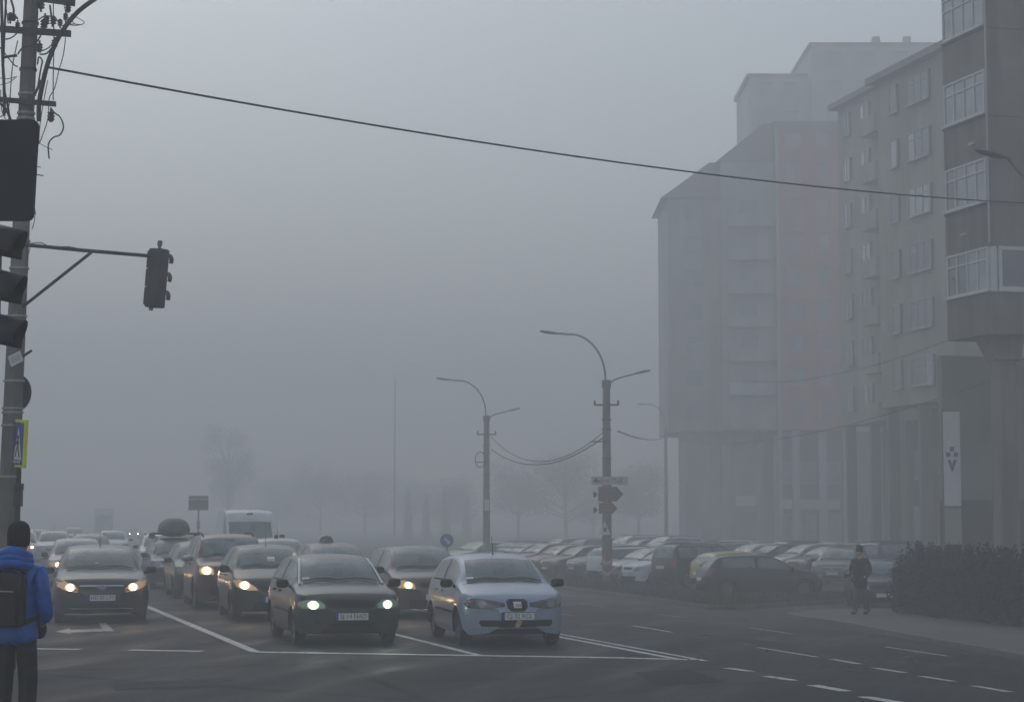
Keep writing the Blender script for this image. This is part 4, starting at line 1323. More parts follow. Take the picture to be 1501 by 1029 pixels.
def box_part(parent, name, x0, x1, y0, y1, z0, z1, m):
    mb = MB(); mb.box(x0, x1, y0, y1, z0, z1); return mb.build(name, m, parent)
# red-brown block closing the view
YB = 162.0
def X(px, Y=YB): return (px - CX) / F * Y
def top(py, Y): return EYE + (762 - py) * Y / F
OV = top(631, YB)                           # underside of the overhang
red = empty('apartment_block', label='red-brown apartment section with a pale edge strip behind the parked cars', cat='building')
xa, xb = X(1146), X(1246)
facade(red, (xa, YB), (xb, YB), OV, 9, 2.8, [(1.2, 1.3, 2), (3.6, 1.0, 1)], M['wall_red'], th=.3)
box_part(red, 'core', xa, xb, YB+.31, YB+12, OV, OV+25.2, M['wall_red'])
box_part(red, 'edge_strip', xa-.26, xa-.01, YB-.1, YB+.4, -.7, OV+25.4, M['wall_pale'])
box_part(red, 'roof', xa-.4, xb+.2, YB-.3, YB+12, OV+25.21, OV+25.6, M['roof_tile'])
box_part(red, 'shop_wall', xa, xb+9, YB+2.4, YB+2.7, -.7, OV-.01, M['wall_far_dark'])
for x in (xa+1.2, xa+3.4, xa+5.4):
    box_part(red, 'pier', x-.3, x+.3, YB+.2, YB+.8, -.7, OV-.01, M['wall_pale'])
for x in (xa+.6, xa+2.3, xa+4.4):
    window(red, x, YB+2.3, -.3, 0, w=1.5, h=2.8, cols=2, name='shop_window', net=.5)
    window(red, x, YB+2.3, 5.0, 0, w=1.5, h=1.8, cols=2, net=.3)
box_part(red, 'shop_sign', xa+.2, xa+5, YB+1.9, YB+2.2, 2.9, 3.7, M['sign_white'])
# grey stepped section at the left end of the block
grey = empty('apartment_block', label='grey apartment section with sloping eaves at the far left end of the block', cat='building')
x0, x1, x2 = X(985), X(1062), X(1142)
facade(grey, (x0, YB+3), (x1, YB+3), OV, 7, 2.8, [(2.1, 1.6, 2)], M['wall_grey'], th=.3)
facade(grey, (x1, YB+1.2), (x2, YB+1.2), OV, 8, 2.8, [(2.2, 1.6, 2)], M['wall_grey'], th=.3)
box_part(grey, 'core', x0, x1, YB+3.31, YB+14, OV, OV+19.6, M['wall_grey'])
box_part(grey, 'core', x1+.01, x2, YB+1.51, YB+14, OV, OV+22.4, M['wall_grey'])
mb = MB(); mb.prism([(x0-.6, OV+19.61), (x1-.01, OV+19.61), (x1-.01, OV+22.6), (x1-.8, OV+22.6)], YB+2.4, YB+14, 'Y'); mb.build('roof', M['roof_tile'], grey)
mb = MB(); mb.prism([(x1-.4, OV+22.41), (x2, OV+22.41), (x2, OV+25.6), (x2-.9, OV+25.6)], YB+.8, YB+14, 'Y'); mb.build('roof', M['roof_tile'], grey)
box_part(grey, 'shop_wall', x0+.9, x2, YB+4, YB+4.3, -.7, OV-.01, M['wall_grey'])
for x in (x0+1.3, x1+.4, x2-1.2): box_part(grey, 'pier', x-.3, x+.3, YB+3.2, YB+3.8, -.7, OV-.01, M['wall_grey'])
window(grey, x0+3.2, YB+3.9, -.4, 0, w=1.4, h=3.2, cols=2, net=1, name='door'); window(grey, x0+3.0, YB+3.9, 5.2, 0, w=.9, h=2.4, cols=1, net=.5)
window(grey, x1+2.4, YB+3.9, -.4, 0, w=2.0, h=3.2, cols=2, net=0, name='shop_window')
box_part(grey, 'shop_sign', x1+1.3, x2-.9, YB+3.5, YB+3.7, 3.2, 4.0, M['sign_white'])
for k in range(7):
    box_part(grey, 'balcony', x1+.5, x2-.3, YB+.3, YB+1.18, OV+.1+k*2.8, OV+1.1+k*2.8, M['wall_pale'] if k == 1 else M['wall_grey'])
# tall block behind them all
YT = 186.0
tall = empty('apartment_block', label='tall pale tower block rising behind the others into the fog', cat='building')
t0, t1, t2 = X(1106, YT), X(1196, YT), X(1440, YT)
n1 = int((top(96, YT) - 2.2) / 2.8); n2 = int((top(45, YT) - 2.2) / 2.8)
facade(tall, (t0, YT+1), (t1, YT+1), 2.2, n1, 2.8, [(1.4, 1.4, 2), (3.9, 1.2, 1)], M['wall_tower'], th=.3)
box_part(tall, 'core', t0, t1, YT+1.31, YT+12, -.7, 2.2+n1*2.8, M['wall_tower'])
facade(tall, (t1+.01, YT), (t2, YT), 2.2, n2, 2.8, [(2+3.2*i, 1.6, 2) for i in range(4)], M['wall_tower'], th=.3)
box_part(tall, 'core', t1+.01, t2, YT+.31, YT+12, -.7, 2.2+n2*2.8, M['wall_tower'])
box_part(tall, 'roof', t1-.2, t2+.3, YT-.3, YT+12, 2.21+n2*2.8, 2.6+n2*2.8, M['wall_grey'])
box_part(tall, 'roof', t0-.3, t1-.21, YT+.7, YT+12, 2.21+n1*2.8, 2.6+n1*2.8, M['wall_grey'])
for x in (t1+6.5, t1+9.5): box_part(tall, 'chimney', x, x+.7, YT+3, YT+3.8, 2.6+n2*2.8, 4.0+n2*2.8, M['wall_tower'])

def flatten(root, fm, pmn):  # evens frames and panes with the wall, imitating fog by colour
    for w_ in kids(root):
        if w_.name.startswith('window'):
            w_.material_slots[0].link = 'OBJECT'; w_.material_slots[0].material = M[fm]
            for q_ in kids(w_): q_.material_slots[0].link = 'OBJECT'; q_.material_slots[0].material = M[pmn]
flatten(tall, 'wall_tower', 'pane_tower')
# vertical banner fixed to a pole in front of the arcade
bp_ = P(1394, 605, 66)
ban = empty('vertical_banner', (bp_.x, bp_.y, 0), label='tall white banner with a dark cross motif in front of the arcade', cat='banner')
mb = MB(); mb.box(-.28, .28, -.03, .03, 2.46, 5.6); mb.build('cloth', M['sign_white'], ban)
mb = MB(); mb.box(-.33, -.29, -.03, .03, -.6, 5.7); mb.box(-.31, .30, -.025, .025, 5.62, 5.67); mb.build('frame', M['steel'], ban)
mb = MB()
mb.box(-.07, .07, -.045, -.032, 4.28, 4.42); mb.box(-.2, -.06, -.045, -.032, 4.10, 4.24); mb.box(.06, .2, -.045, -.032, 4.10, 4.24)
mb.prism([(-.15, 4.0), (-.05, 4.0), (0, 3.82), (.05, 4.0), (.15, 4.0), (.03, 3.62), (-.03, 3.62)], -.045, -.032, 'Y')
mb.build('printed_cross', M['sign_blue_dark'] if 'sign_blue_dark' in M else M['p_blue'], ban)
mb = MB(); mb.box(-.28, .28, -.03, .03, 1.2, 2.40); mb.build('lower_panel', M['wall_green'], ban)

# ================================================================== TRAFFIC
YAW = R(14.0)
def ax(px, py): return G(px, py)
GR = 'cars waiting in the traffic queue'
c1 = car('left', ax(147, 911), R(13), 'dark hatchback with chrome strip and warm headlights heading the left lane', paint='p_dark', group=GR, lit='bulb_warm')
plate_text(c1, SPEC['left'], 'HD 03 LYY')
c2 = car('green', ax(503, 943), R(14.5), 'dark green hatchback with silver windscreen edges and greenish headlights', group=GR, lit='bulb_green')
plate_text(c2, SPEC['green'], 'SJ 14 NAD')
c3 = car('pale', ax(744, 944), R(12), 'pale blue hatchback with unlit headlights at the head of the right lane', group=GR)
plate_text(c3, SPEC['pale'], 'CJ 32 RCL')
c4 = car('mpv', ax(398, 908), R(14), 'dark rounded compact car with one warm headlight behind the green hatchback', group=GR, lit='bulb_warm')
c5 = car('suv', ax(341, 891), R(14), 'maroon off-road car with silver wing mirrors and a bright headlight', group=GR, lit='bulb_warm')
c6 = car('family', ax(302, 876), R(14), 'dark green-grey hatchback half hidden behind the maroon off-road car', paint='p_green', group=GR)
c7 = car('wagon', ax(262, 862), R(14), 'black estate car carrying a roof box', paint='p_black', group=GR, name='estate_car')
c8 = car('family', ax(628, 904), R(14), 'brown-grey hatchback with warm headlight between the green and pale blue cars', paint='p_brown', group=GR, lit='bulb_warm', name='family_hatchback')
c9 = car('green', ax(498, 881), R(14), 'reddish-brown hatchback with a taxi lamp on its roof', paint='p_maroon', group=GR, name='taxi_hatchback')
c10 = car('mpv', ax(414, 869), R(14), 'pale silver compact car right in front of the white van', paint='p_silver', group=GR, name='silver_compact_car')
vv = car('van', ax(368, 847), R(13), 'tall white van standing in the queue behind the smaller cars', cat='van', group='vans in the queue')
c11 = car('family', ax(112, 860), R(13), 'grey-beige hatchback with lit headlights right behind the front dark car', paint='p_beige', group=GR, lit='bulb_warm', name='beige_hatchback')
c12 = car('wagon', ax(132, 838), R(13), 'grey estate car with roof rails, third in the left lane', paint='p_grey', group=GR, name='grey_estate_car')
c13 = car('sedan', ax(55, 811), R(12), 'pale saloon with one headlight showing right of the black knitted hat', paint='p_silver', group=GR, lit='bulb_warm', name='pale_saloon')
c14 = car('family', ax(165, 818), R(12), 'white-roofed hatchback in the fog, fourth in the left lane', paint='p_white', group=GR, name='white_hatchback')
c15 = car('sedan', ax(108, 800), R(12), 'light grey saloon deep in the fog of the left lane', paint='p_silver', group=GR, name='grey_saloon')
c16 = car('wagon', ax(236, 838), R(12), 'white-roofed estate car behind the one with the roof box', paint='p_white', group=GR, name='white_estate_car')
c17 = car('family', ax(272, 816), R(12), 'silver hatchback in the fog to the left of the white van', paint='p_silver', group=GR, name='silver_hatchback')
c18 = car('sedan', ax(222, 806), R(12), 'blue-grey saloon in the fog under the dark road sign', paint='p_grey', group=GR, name='blue_grey_saloon')
c19 = car('family', ax(196, 789), R(11), 'farthest car, only its two headlights showing through the fog', paint='p_grey', group=GR, lit='bulb_far', name='distant_car')
c20 = car('sedan', ax(20, 796), R(12), 'pale-roofed saloon in the fog just right of the concrete pole', paint='p_white', group=GR, name='white_saloon')
c21 = car('wagon', ax(320, 822), R(12), 'dark estate car in the fog between the silver hatchback and the white van', paint='p_blue', group=GR, name='blue_estate_car')

c22 = car('mpv', ax(78, 826), R(12), 'silver compact car in the fog left of the grey estate car', paint='p_silver', group=GR, name='silver_fog_compact')
c23 = car('wagon', ax(30, 822), R(12), 'white estate car half hidden by the black knitted hat', paint='p_white', group=GR, name='white_fog_estate', lit='bulb_warm')
c24 = car('family', ax(140, 789), R(12), 'small far grey hatchback beneath the box lorry', paint='p_silver', group=GR, name='far_grey_hatchback')
c25 = car('sedan', ax(250, 795), R(12), 'pale far saloon behind the dark road sign post', paint='p_white', group=GR, name='pale_far_saloon')
# box lorry far off in the left lane
lp = G(152, 791)
tr = empty('box_lorry', (lp.x, lp.y, 0), R(12), 'pale box lorry rising above the cars in the fog', 'lorry')
mb = MB(); mb.box(-1.2, 1.2, 1.9, 8.5, .9, 3.5, bev=.05); mb.build('cargo_box', M['wall_pale'], tr)
mb = MB(); mb.prism([(-.3, .5), (-.3, 1.3), (-.1, 2.2), (.3, 2.6), (1.7, 2.6), (1.7, .5)], -1.05, 1.05, 'X'); mb.build('cab', M['p_grey'], tr, smooth=30)
mb = MB(); mb.add([(-.95, -.32, 1.35), (.95, -.32, 1.35), (.9, -.13, 2.15), (-.9, -.13, 2.15)], [(0,1,2,3)]); mb.build('windscreen', M['lens_dark'], tr)
mb = MB(); mb.box(-.9, .9, -.35, 1.6, 2.62, 3.2, bev=.08); mb.build('wind_deflector', M['p_white'], tr)
for x in (-.95, .95):
    for y in (.5, 6.5):
        mb = MB(); mb.lathe([(.2, -.13), (.48, -.13), (.5, 0), (.48, .13), (.2, .13)], 16, 'X'); mb.build('wheel', M['rubber'], tr, loc=(x, y, .5))

def fix_on(rootcar, S, name, x, y, up, builder, label, cat):
    """a thing standing on a car's roof: y measured from the front axle"""
    h = S['bvh'].ray_cast(Vector((x, y - S['oy'], 4)), Vector((0, 0, -1)))[0]
    w = Matrix.Rotation(rootcar.rotation_euler.z, 4, 'Z')
    p = Vector(rootcar.location) + w @ Vector((h.x, h.y + S['oy'], h.z + up))
    o = builder(p, rootcar.rotation_euler.z)
    o.name = name
    return tag(o, label, cat)
def dome(p, rz):
    mb = MB(); mb.lathe([(.17, 0), (.17, .02), (.15, .10), (.10, .16), (.02, .185)], 20, 'Z')
    for i, v in enumerate(mb.v): mb.v[i] = (v[0]*1.1, v[1]*.7, v[2])
    o = mb.build('dome', M['lens_dark'], smooth=40, loc=p); o.rotation_euler = (0, 0, rz); return o
fix_on(c9, SPEC['green'], 'taxi_lamp', -.08, 1.75, .0, dome, 'dark dome of a taxi lamp on the reddish roof', 'taxi lamp')
def knob(p, rz):
    mb = MB(); mb.lathe([(.06, 0), (.06, .03), (.04, .08), (.01, .10)], 14, 'Z'); o = mb.build('k', M['black'], smooth=40, loc=p); return o
fix_on(c10, SPEC['mpv'], 'roof_antenna_puck', -.02, 1.3, .0, knob, 'small black antenna puck on the pale silver roof', 'antenna')
def roofbox(p, rz):
    root = empty('roof_box', p, rz)
    b = MB()
    secs = [(-.80, .30, .20), (-.70, .56, .42), (-.45, .70, .56), (0, .76, .62), (.6, .76, .62), (.95, .66, .48), (1.05, .4, .2)]
    vs = []; nn = 14
    for y, w, h in secs:
        for k in range(nn):
            a = 2*math.pi*k/nn
            c, s = math.cos(a), math.sin(a)
            vs.append((w/2*1.25*abs(c)**.85*(1 if c > 0 else -1), y, .16 + h*.60*abs(s)**.95*(1 if s > 0 else -.55)))
    fs = [(i*nn+k, i*nn+(k+1) % nn, (i+1)*nn+(k+1) % nn, (i+1)*nn+k) for i in range(len(secs)-1) for k in range(nn)]
    fs += [tuple(range(nn)), tuple((len(secs)-1)*nn+k for k in range(nn))]
    b.add(vs, fs); b.build('shell', M['roofbox'], root, smooth=50)
    for y in (-.45, .45):
        m = MB(); m.tube([(-.72, y, .03), (-.66, y, .06), (.66, y, .06), (.72, y, .03)], .028, 6); m.box(-.74, -.62, y-.05, y+.05, -.08, .04); m.box(.62, .74, y-.05, y+.05, -.08, .04)
        m.build('crossbar', M['black'], root)
    return root
M['roofbox'] = mat('roof_box_plastic', (0.045, 0.05, 0.047), 0.6, var=0.3)
fix_on(c7, SPEC['wagon'], 'roof_box', 0, 1.95, .06, roofbox, 'dark rounded roof box strapped on the black estate car', 'roof box')
# yellow tow strap dangling from the pale car's bumper
fy = SPEC['pale']['plate_y']
mb = MB(); mb.box(-.045, .035, -.012, .012, -.07, .055, bev=.012)
o = mb.build('tow_strap', M['tow'] if 'tow' in M else M['p_strap'] if 'p_strap' in M else mat('yellow_strap', (0.36, 0.27, 0.09), 0.8), c3, loc=(.0, fy + SPEC['pale']['oy'] - .03, .375))
o.rotation_euler = (0, R(28), 0)
# papers and stickers seen through the windscreens (kept as parts)
def on_screen(rc, S, poly, m, name):
    me = patch(S['bvh'], poly, M[m], off=.006, sp=.06, thick=-.003)
    return link(name, me, rc, (0, S['oy'], 0))
on_screen(c2, SPEC['green'], [(-.62, 1.035), (-.50, 1.035), (-.50, 1.065), (-.62, 1.06)], 'sign_white', 'sticker')
on_screen(c3, SPEC['pale'], [(-.62, 1.045), (-.50, 1.045), (-.50, 1.075), (-.62, 1.07)], 'sign_white', 'sticker')
on_screen(c4, SPEC['mpv'], [(-.05, 1.16), (.10, 1.16), (.10, 1.25), (-.05, 1.25)], 'pane_net', 'sticker')
# bright edge mouldings of the green car's windscreen
S = SPEC['green']
for sd in (1, -1):
    pts = []
    for k in range(12):
        t = k/11
        y = lerp(S['cowl'] - .03, S['wt'] + .10, t) - S['L']/2
        x = sd*lerp(S['W']/2*.84, S['roofw']/2, smooth(t)*.35 + t*.65)*.955
        h = S['bvh'].ray_cast(Vector((x, y, 4)), Vector((0, 0, -1)))[0]
        pts.append(h + Vector((0, -.004, .008)))
    mb = MB(); mb.tube(pts, .022, 6)
    o = mb.build('windscreen_moulding', M['chrome_dull'], c2, smooth=True, loc=(0, S['oy'], 0))
# badges
def badge_oval(rc, S):
    x = 0; z = .690
    me = patch(S['bvh'], [(.085*math.cos(a*.349), z + .036*math.sin(a*.349)) for a in range(18)], M['sign_blue'], off=.032, sp=.05, thick=-.01)
    b = link('badge', me, rc, (0, S['oy'], 0))
    me2 = patch(S['bvh'], [(.094*math.cos(a*.349), z + .044*math.sin(a*.349)) for a in range(18)], M['chrome'], off=.029, sp=.05, thick=-.01)
    link('rim', me2, b)
    y0 = min(v.co.y for v in me.vertices)
    text_mesh('lettering', 'Ford', .05, M['sign_white'], b, (0, y0-.002, z), (R(90), 0, 0), sx=1.1)
badge_oval(c1, SPEC['left'])
def badge_s(rc, S):
    z = .665
    me = patch(S['bvh'], [(-.062, z-.048), (.062, z-.048), (.062, z+.048), (-.062, z+.048)], M['chrome_bright'], off=.035, sp=.06, thick=-.01)
    b = link('badge', me, rc, (0, S['oy'], 0))
    y0 = min(v.co.y for v in me.vertices)
    mb = MB()
    for x0, x1, zz in ((-.045, .045, .018), (-.045, .045, -.002), (-.045, .045, -.022)): mb.box(x0, x1, y0-.002, y0-.0005, z+zz-.002, z+zz+.004)
    mb.box(-.045, -.035, y0-.0022, y0-.0006, z, z+.02); mb.box(.035, .045, y0-.0022, y0-.0006, z-.02, z)
    mb.build('emblem', M['black'], b)
M['chrome_bright'] = mat('badge_metal', (0.62, 0.64, 0.66), 0.35, 0.3)
badge_s(c3, SPEC['pale'])
# light the lit headlamps throw
for rc, k, col, pw in ((c1, 'left', (1, .62, .3), 7.8), (c2, 'green', (.85, 1, .75), 7.2), (c4, 'mpv', (1, .62, .3), 7.2), (c5, 'suv', (1, .6, .28), 7.2), (c8, 'family', (1, .62, .3), 7.2), (c11, 'family', (1, .62, .3), 5.4)):
    S = SPEC[k]; bx, bz, br = S['bulb']
    for sd in (1, -1):
        h = S['bvh'].ray_cast(Vector((sd*bx, -4, bz)), Vector((0, 1, 0)))[0]
        lamp_glow(rc, sd*bx, bz, h.y + S['oy'] - .10, col, pw)

# ================================================================== PARKED CARS
PG = 'cars standing in the car park'
def parked(k, px, py, yaw, label, paint, name, cat='car', lit=None):
    p = G(px, py)
    return car(k, p, R(yaw), label, cat=cat, paint=paint, group=PG, name=name, lit=lit)
# yaw: 0 = nose towards us, 90 = nose to the right, -90 = nose to the left, 180 = tail towards us
parked('family', 1168, 874, 100, 'black hatchback seen from its left side, nose to the right by the pavement entry', 'p_black', 'black_hatchback')
AX = Vector((math.sin(R(119)), -math.cos(R(119))))        # the bays slant away from the road
N0 = Vector((5.7, 76.7))
rp = random.Random(12)
def bay(row, k, tmpl, label, paint, name, out=True):
    """row: metres behind the kerb row; k: bay number along the boulevard; out: nose towards the road"""
    n_ = N0 + Vector((DX, DY))*2.86*k + AX*row
    S_ = SPEC[tmpl]
    jit = rp.uniform(-.45, .45)
    if paint == 'p_yellow': n_ = n_ + AX*.45
    p = n_ + AX*((.85 if out else S_['L']-.85) + jit)
    z = gz(p.x, p.y)
    return car(tmpl, (p.x, p.y, z), R((-61 if out else 119) + rp.uniform(-4, 4)), label, paint=paint, group=PG, name=name)
bay(0, 0, 'suv', 'dark grey tall car seen from behind, second from the black hatchback', 'p_dark', 'dark_tall_car', out=False)
bay(0, -1, 'pale', 'yellow small car wedged between the dark tall car and the black hatchback', 'p_yellow', 'yellow_small_car', out=False)
bay(0, 1, 'sedan', 'white saloon with dark letters on its wing, nose towards the road', 'p_white', 'white_parked_saloon')
bay(0, 2, 'family', 'pale hatchback whose bonnet shows right of the sign-covered pole', 'p_silver', 'pale_parked_hatchback')
bay(0, 3, 'wagon', 'white estate car with red tail light behind the sign-covered pole', 'p_white', 'white_parked_estate', out=False)
bay(0, 4, 'left', 'dark blue hatchback, nose to the road just left of the sign-covered pole', 'p_blue', 'blue_parked_hatchback')
bay(0, 5, 'family', 'black hatchback in the kerb row next to the dark blue one', 'p_black', 'black_parked_hatchback')
bay(0, 6, 'sedan', 'dull red saloon in the kerb row between the black and the maroon hatchbacks', 'p_red', 'red_parked_saloon')
bay(0, 7, 'left', 'maroon hatchback in the kerb row right of the second lamp pole', 'p_maroon', 'maroon_parked_hatchback')
bay(0, 8, 'family', 'grey hatchback in the kerb row just behind the second lamp pole', 'p_grey', 'grey_kerb_hatchback')
bay(0, 9, 'pale', 'red small car in the kerb row behind the roof of the pale blue hatchback', 'p_red', 'red_parked_small_car')
bay(0, 10, 'wagon', 'dark estate car in the kerb row left of the red small car', 'p_dark', 'white_kerb_estate')
bay(0, 11, 'family', 'silver hatchback near the round blue sign, last but one in the kerb row', 'p_silver', 'silver_kerb_hatchback')
bay(0, 12, 'sedan', 'grey saloon at the far end of the kerb row', 'p_grey', 'grey_leftmost_saloon')
row2 = [(1, 'suv', 'dark blue tall car in the middle row behind the dark grey hatchback', 'p_blue', 0), (2, 'wagon', 'dark grey estate car in the middle row behind the nose of the black hatchback', 'p_grey', 1),
        (3, 'family', 'dark grey hatchback in the middle row above the bonnet of the black hatchback', 'p_dark', 1), (4, 'mpv', 'silver compact car in the middle row above the roof of the black hatchback', 'p_silver', 1),
        (5, 'sedan', 'black saloon in the middle row above the tail of the black hatchback', 'p_black', 0), (6, 'family', 'white hatchback in the middle row, seen past the tail of the black hatchback', 'p_white', 1),
        (7, 'wagon', 'silver estate car in the middle row, seen over the roof of the dark tall car', 'p_silver', 0), (8, 'pale', 'dark blue small car in the middle row behind the dark tall car', 'p_blue', 1),
        (9, 'sedan', 'grey saloon in the middle row, left of the dark blue small car', 'p_grey', 1), (10, 'family', 'anthracite hatchback in the middle row, seen over the roof of the white saloon', 'p_dark', 0),
        (11, 'suv', 'white tall car in the middle row right of the sign-covered pole', 'p_white', 1), (12, 'left', 'maroon hatchback in the middle row behind the sign-covered pole', 'p_maroon', 1),
        (13, 'suv', 'white tall car in the middle row left of the sign-covered pole', 'p_white', 1), (14, 'wagon', 'maroon estate car in the middle row left of the white tall car', 'p_maroon', 0),
        (15, 'family', 'white hatchback in the middle row between the two lamp poles', 'p_white', 1), (16, 'sedan', 'silver saloon in the middle row, faint in the fog', 'p_silver', 1),
        (17, 'family', 'black hatchback in the middle row, faint right of the second lamp pole', 'p_black', 1)]
for k, t_, lb, pt, out in row2: bay(11, k, t_, lb, pt, 'parked_car', out=bool(out))
row3 = [(7, 'sedan', 'white saloon in the far row before the shop doors', 'p_white'), (8, 'wagon', 'dark estate car in the far row beside the white saloon', 'p_dark'),
        (10, 'pale', 'silver small car in the far row in front of the grey block', 'p_silver'), (11, 'family', 'white hatchback in the far row before the doors of the grey block', 'p_white'),
        (13, 'sedan', 'grey saloon in the far row near the foot of the thin lamp pole', 'p_grey'), (15, 'wagon', 'white estate car in the far row, between the sign-covered pole and the thin pole', 'p_white'), (17, 'family', 'silver hatchback at the very end of the far row', 'p_silver')]
for k, t_, lb, pt in row3: bay(17.2, k, t_, lb, pt, 'parked_car', out=False)
parked('left', 1225, 858, -20, 'dark grey hatchback left of the walking man', 'p_grey', 'dark_grey_hatchback')
parked('wagon', 1277, 838, 0, 'black estate car behind the walking man', 'p_black', 'black_parked_estate')
parked('sedan', 1293, 893, -6, 'black car facing us beside the walking man and the hedge', 'p_black', 'black_facing_saloon')
parked('family', 1345, 850, 8, 'dark green hatchback mostly hidden behind the hedge', 'p_green', 'green_parked_hatchback')
o = [c for c in bpy.data.objects if c.name == 'white_parked_saloon'][0]
text_mesh('lettering', 'AUDI', .22, M['ink'], o, (.885, .42, .80), (R(90), 0, R(90)), sx=1.3)
text_mesh('lettering', 'AUDI', .22, M['ink'], o, (-.885, .42, .80), (R(90), 0, R(-90)), sx=1.3)
settle_materials()

# ================================================================== POLES, LAMPS AND WIRES
def lamp_head(parent, p, ang, droop=0.0, k=1.0):
    """cobra-head luminaire pointing along ang (in the xz plane of its pole)"""
    m = MB()
    secs = [(0, .045, .045), (.12, .07, .06), (.35, .13, .08), (.62, .14, .075), (.78, .09, .045), (.82, .03, .02)]
    n = 10; vs = []
    for s, w, h in secs:
        for j in range(n):
            a = 2*math.pi*j/n
            vs.append((s*k, w*math.cos(a)*k, h*math.sin(a)*k*(1 if math.sin(a) > 0 else .6)))
    fs = [(i*n+j, i*n+(j+1) % n, (i+1)*n+(j+1) % n, (i+1)*n+j) for i in range(len(secs)-1) for j in range(n)] + [tuple(range(n)), tuple((len(secs)-1)*n+j for j in range(n))]
    m.add(vs, fs)
    o = m.build('lamp_head', M['steel'], parent, smooth=50, loc=p)
    o.rotation_euler = (0, -ang, 0)
    return o

def boulevard_pole(label, loc, signs=False):
    root = empty('street_lamp', loc, R(-3), label, 'street lamp', 'double-arm lamp poles along the boulevard')
    m = MB()
    m.tube([(0, 0, -.1), (0, 0, 4), (0, 0, 8.15)], [.21, .18, .15], 10)
    m.build('pole', M['concrete'], root, smooth=30)
    m = MB(); m.tube([(0, 0, 7.95), (0, 0, 8.25)], [.19, .19], 10); m.build('cap', M['steel'], root)
    pts = [(-.02, 0, 8.05)]
    for t in np.linspace(0, 1, 14):
        a = t*math.pi*.52
        pts.append((-.04 - 1.45*(1-math.cos(a))*1.0, 0, 8.3 + 1.85*math.sin(a)))
    pts.append((pts[-1][0]-.35, 0, pts[-1][2]+.04))
    m = MB(); m.tube(pts, .04, 7); m.build('arm', M['steel'], root, smooth=True)
    lamp_head(root, pts[-1], math.pi - R(8), k=1.0)
    pts = [(.1, 0, 7.9), (.14, 0, 8.1), (.30, 0, 8.25), (.6, 0, 8.36), (1.15, 0, 8.5)]
    m = MB(); m.tube(pts, .032, 7); m.build('arm', M['steel'], root, smooth=True)
    h = lamp_head(root, pts[-1], R(12), k=.85)
    for z, w in ((7.22, .52), (5.72, .0)):
        m = MB()
        if w: m.box(-w, w, -.24, -.18, z-.035, z+.035)
        else: m.box(-.62, -.0, -.24, -.18, z-.025, z+.025)
        m.build('crossarm', M['rust'], root)
    for x in (-.48, .48):
        m = MB(); m.lathe([(.04, 0), (.05, .05), (.03, .07), (.05, .10), (.02, .15)], 8, c=(x, -.21, 7.26)); m.build('insulator', M['porcelain'], root)
    for z in (6.6, 5.0, 6.2):
        m = MB(); m.lathe([(.185, z), (.20, z), (.20, z+.05), (.185, z+.05)], 12); m.build('clamp', M['rust'], root)
    return root

pb = G(890, 856)
pole1 = boulevard_pole('tall double-arm lamp pole carrying the white and brown direction signs', (pb.x, pb.y, pb.z+.08))
p2 = G(713, 833)
pole2 = copy_tree(pole1); pole2.location = (p2.x, p2.y, p2.z); pole2['label'] = 'double-arm lamp pole in the fog with a coil of cable on its side'
pole2.rotation_euler = (0, 0, R(2))
# coil on the second pole
m = MB()
pts = [(-.35 + .26*math.cos(a), -.25, 5.85 + .42*math.sin(a)) for a in np.linspace(0, 6.28*3, 60)]
m.tube([(x, y + i*.002, z) for i, (x, y, z) in enumerate(pts)], .022, 5); m.build('cable_coil', M['cable'], pole2)
m = MB(); m.box(-.12, .14, -.28, -.2, 3.1, 3.7); m.build('notice_board', M['sign_white'], pole2)
p3 = P(977, 824, 165)
pole3 = empty('street_lamp', (p3.x, p3.y, gz(p3.x, p3.y)), 0, 'thin single-arm lamp pole in the fog before the grey block', 'street lamp')
m = MB(); m.tube([(0, 0, 0), (0, 0, 10.2)], [.17, .13], 9); m.build('pole', M['concrete'], pole3)
m = MB(); m.tube([(0, 0, 10.0), (0, 0, 10.7), (-.2, 0, 11.4), (-.6, 0, 11.9), (-1.1, 0, 12.2), (-1.5, 0, 12.25)], .04, 7); m.build('arm', M['steel'], pole3, smooth=True)
lamp_head(pole3, (-1.5, 0, 12.25), math.pi)
p4 = P(578, 800, 235)
mast = empty('tall_mast', (p4.x, p4.y, 0), 0, 'very thin tall mast barely visible in the fog', 'mast')
m = MB(); m.tube([(0, 0, 0), (0, 0, 19)], [.12, .06], 8); m.build('pole', M['concrete'], mast)
m = MB(); m.box(-.3, .3, -.05, .05, 18.2, 18.28); m.build('crossarm', M['rust'], mast)

# red and white bands at the foot of the first pole
m = MB()
for k in range(5):
    vs = []; n = 12; z0 = .1 + k*.22
    for j in range(n+1):
        a = 2*math.pi*j/n; tw = .28*math.sin(a)
        vs += [(.214*math.cos(a), .214*math.sin(a), z0+tw+.2), (.214*math.cos(a), .214*math.sin(a), z0+tw+.36)]
    m.add(vs, [(2*j, 2*j+2, 2*j+3, 2*j+1) for j in range(n)], k % 2)
m.build('warning_bands', [M['red_stripe'], M['white_stripe']], pole1)

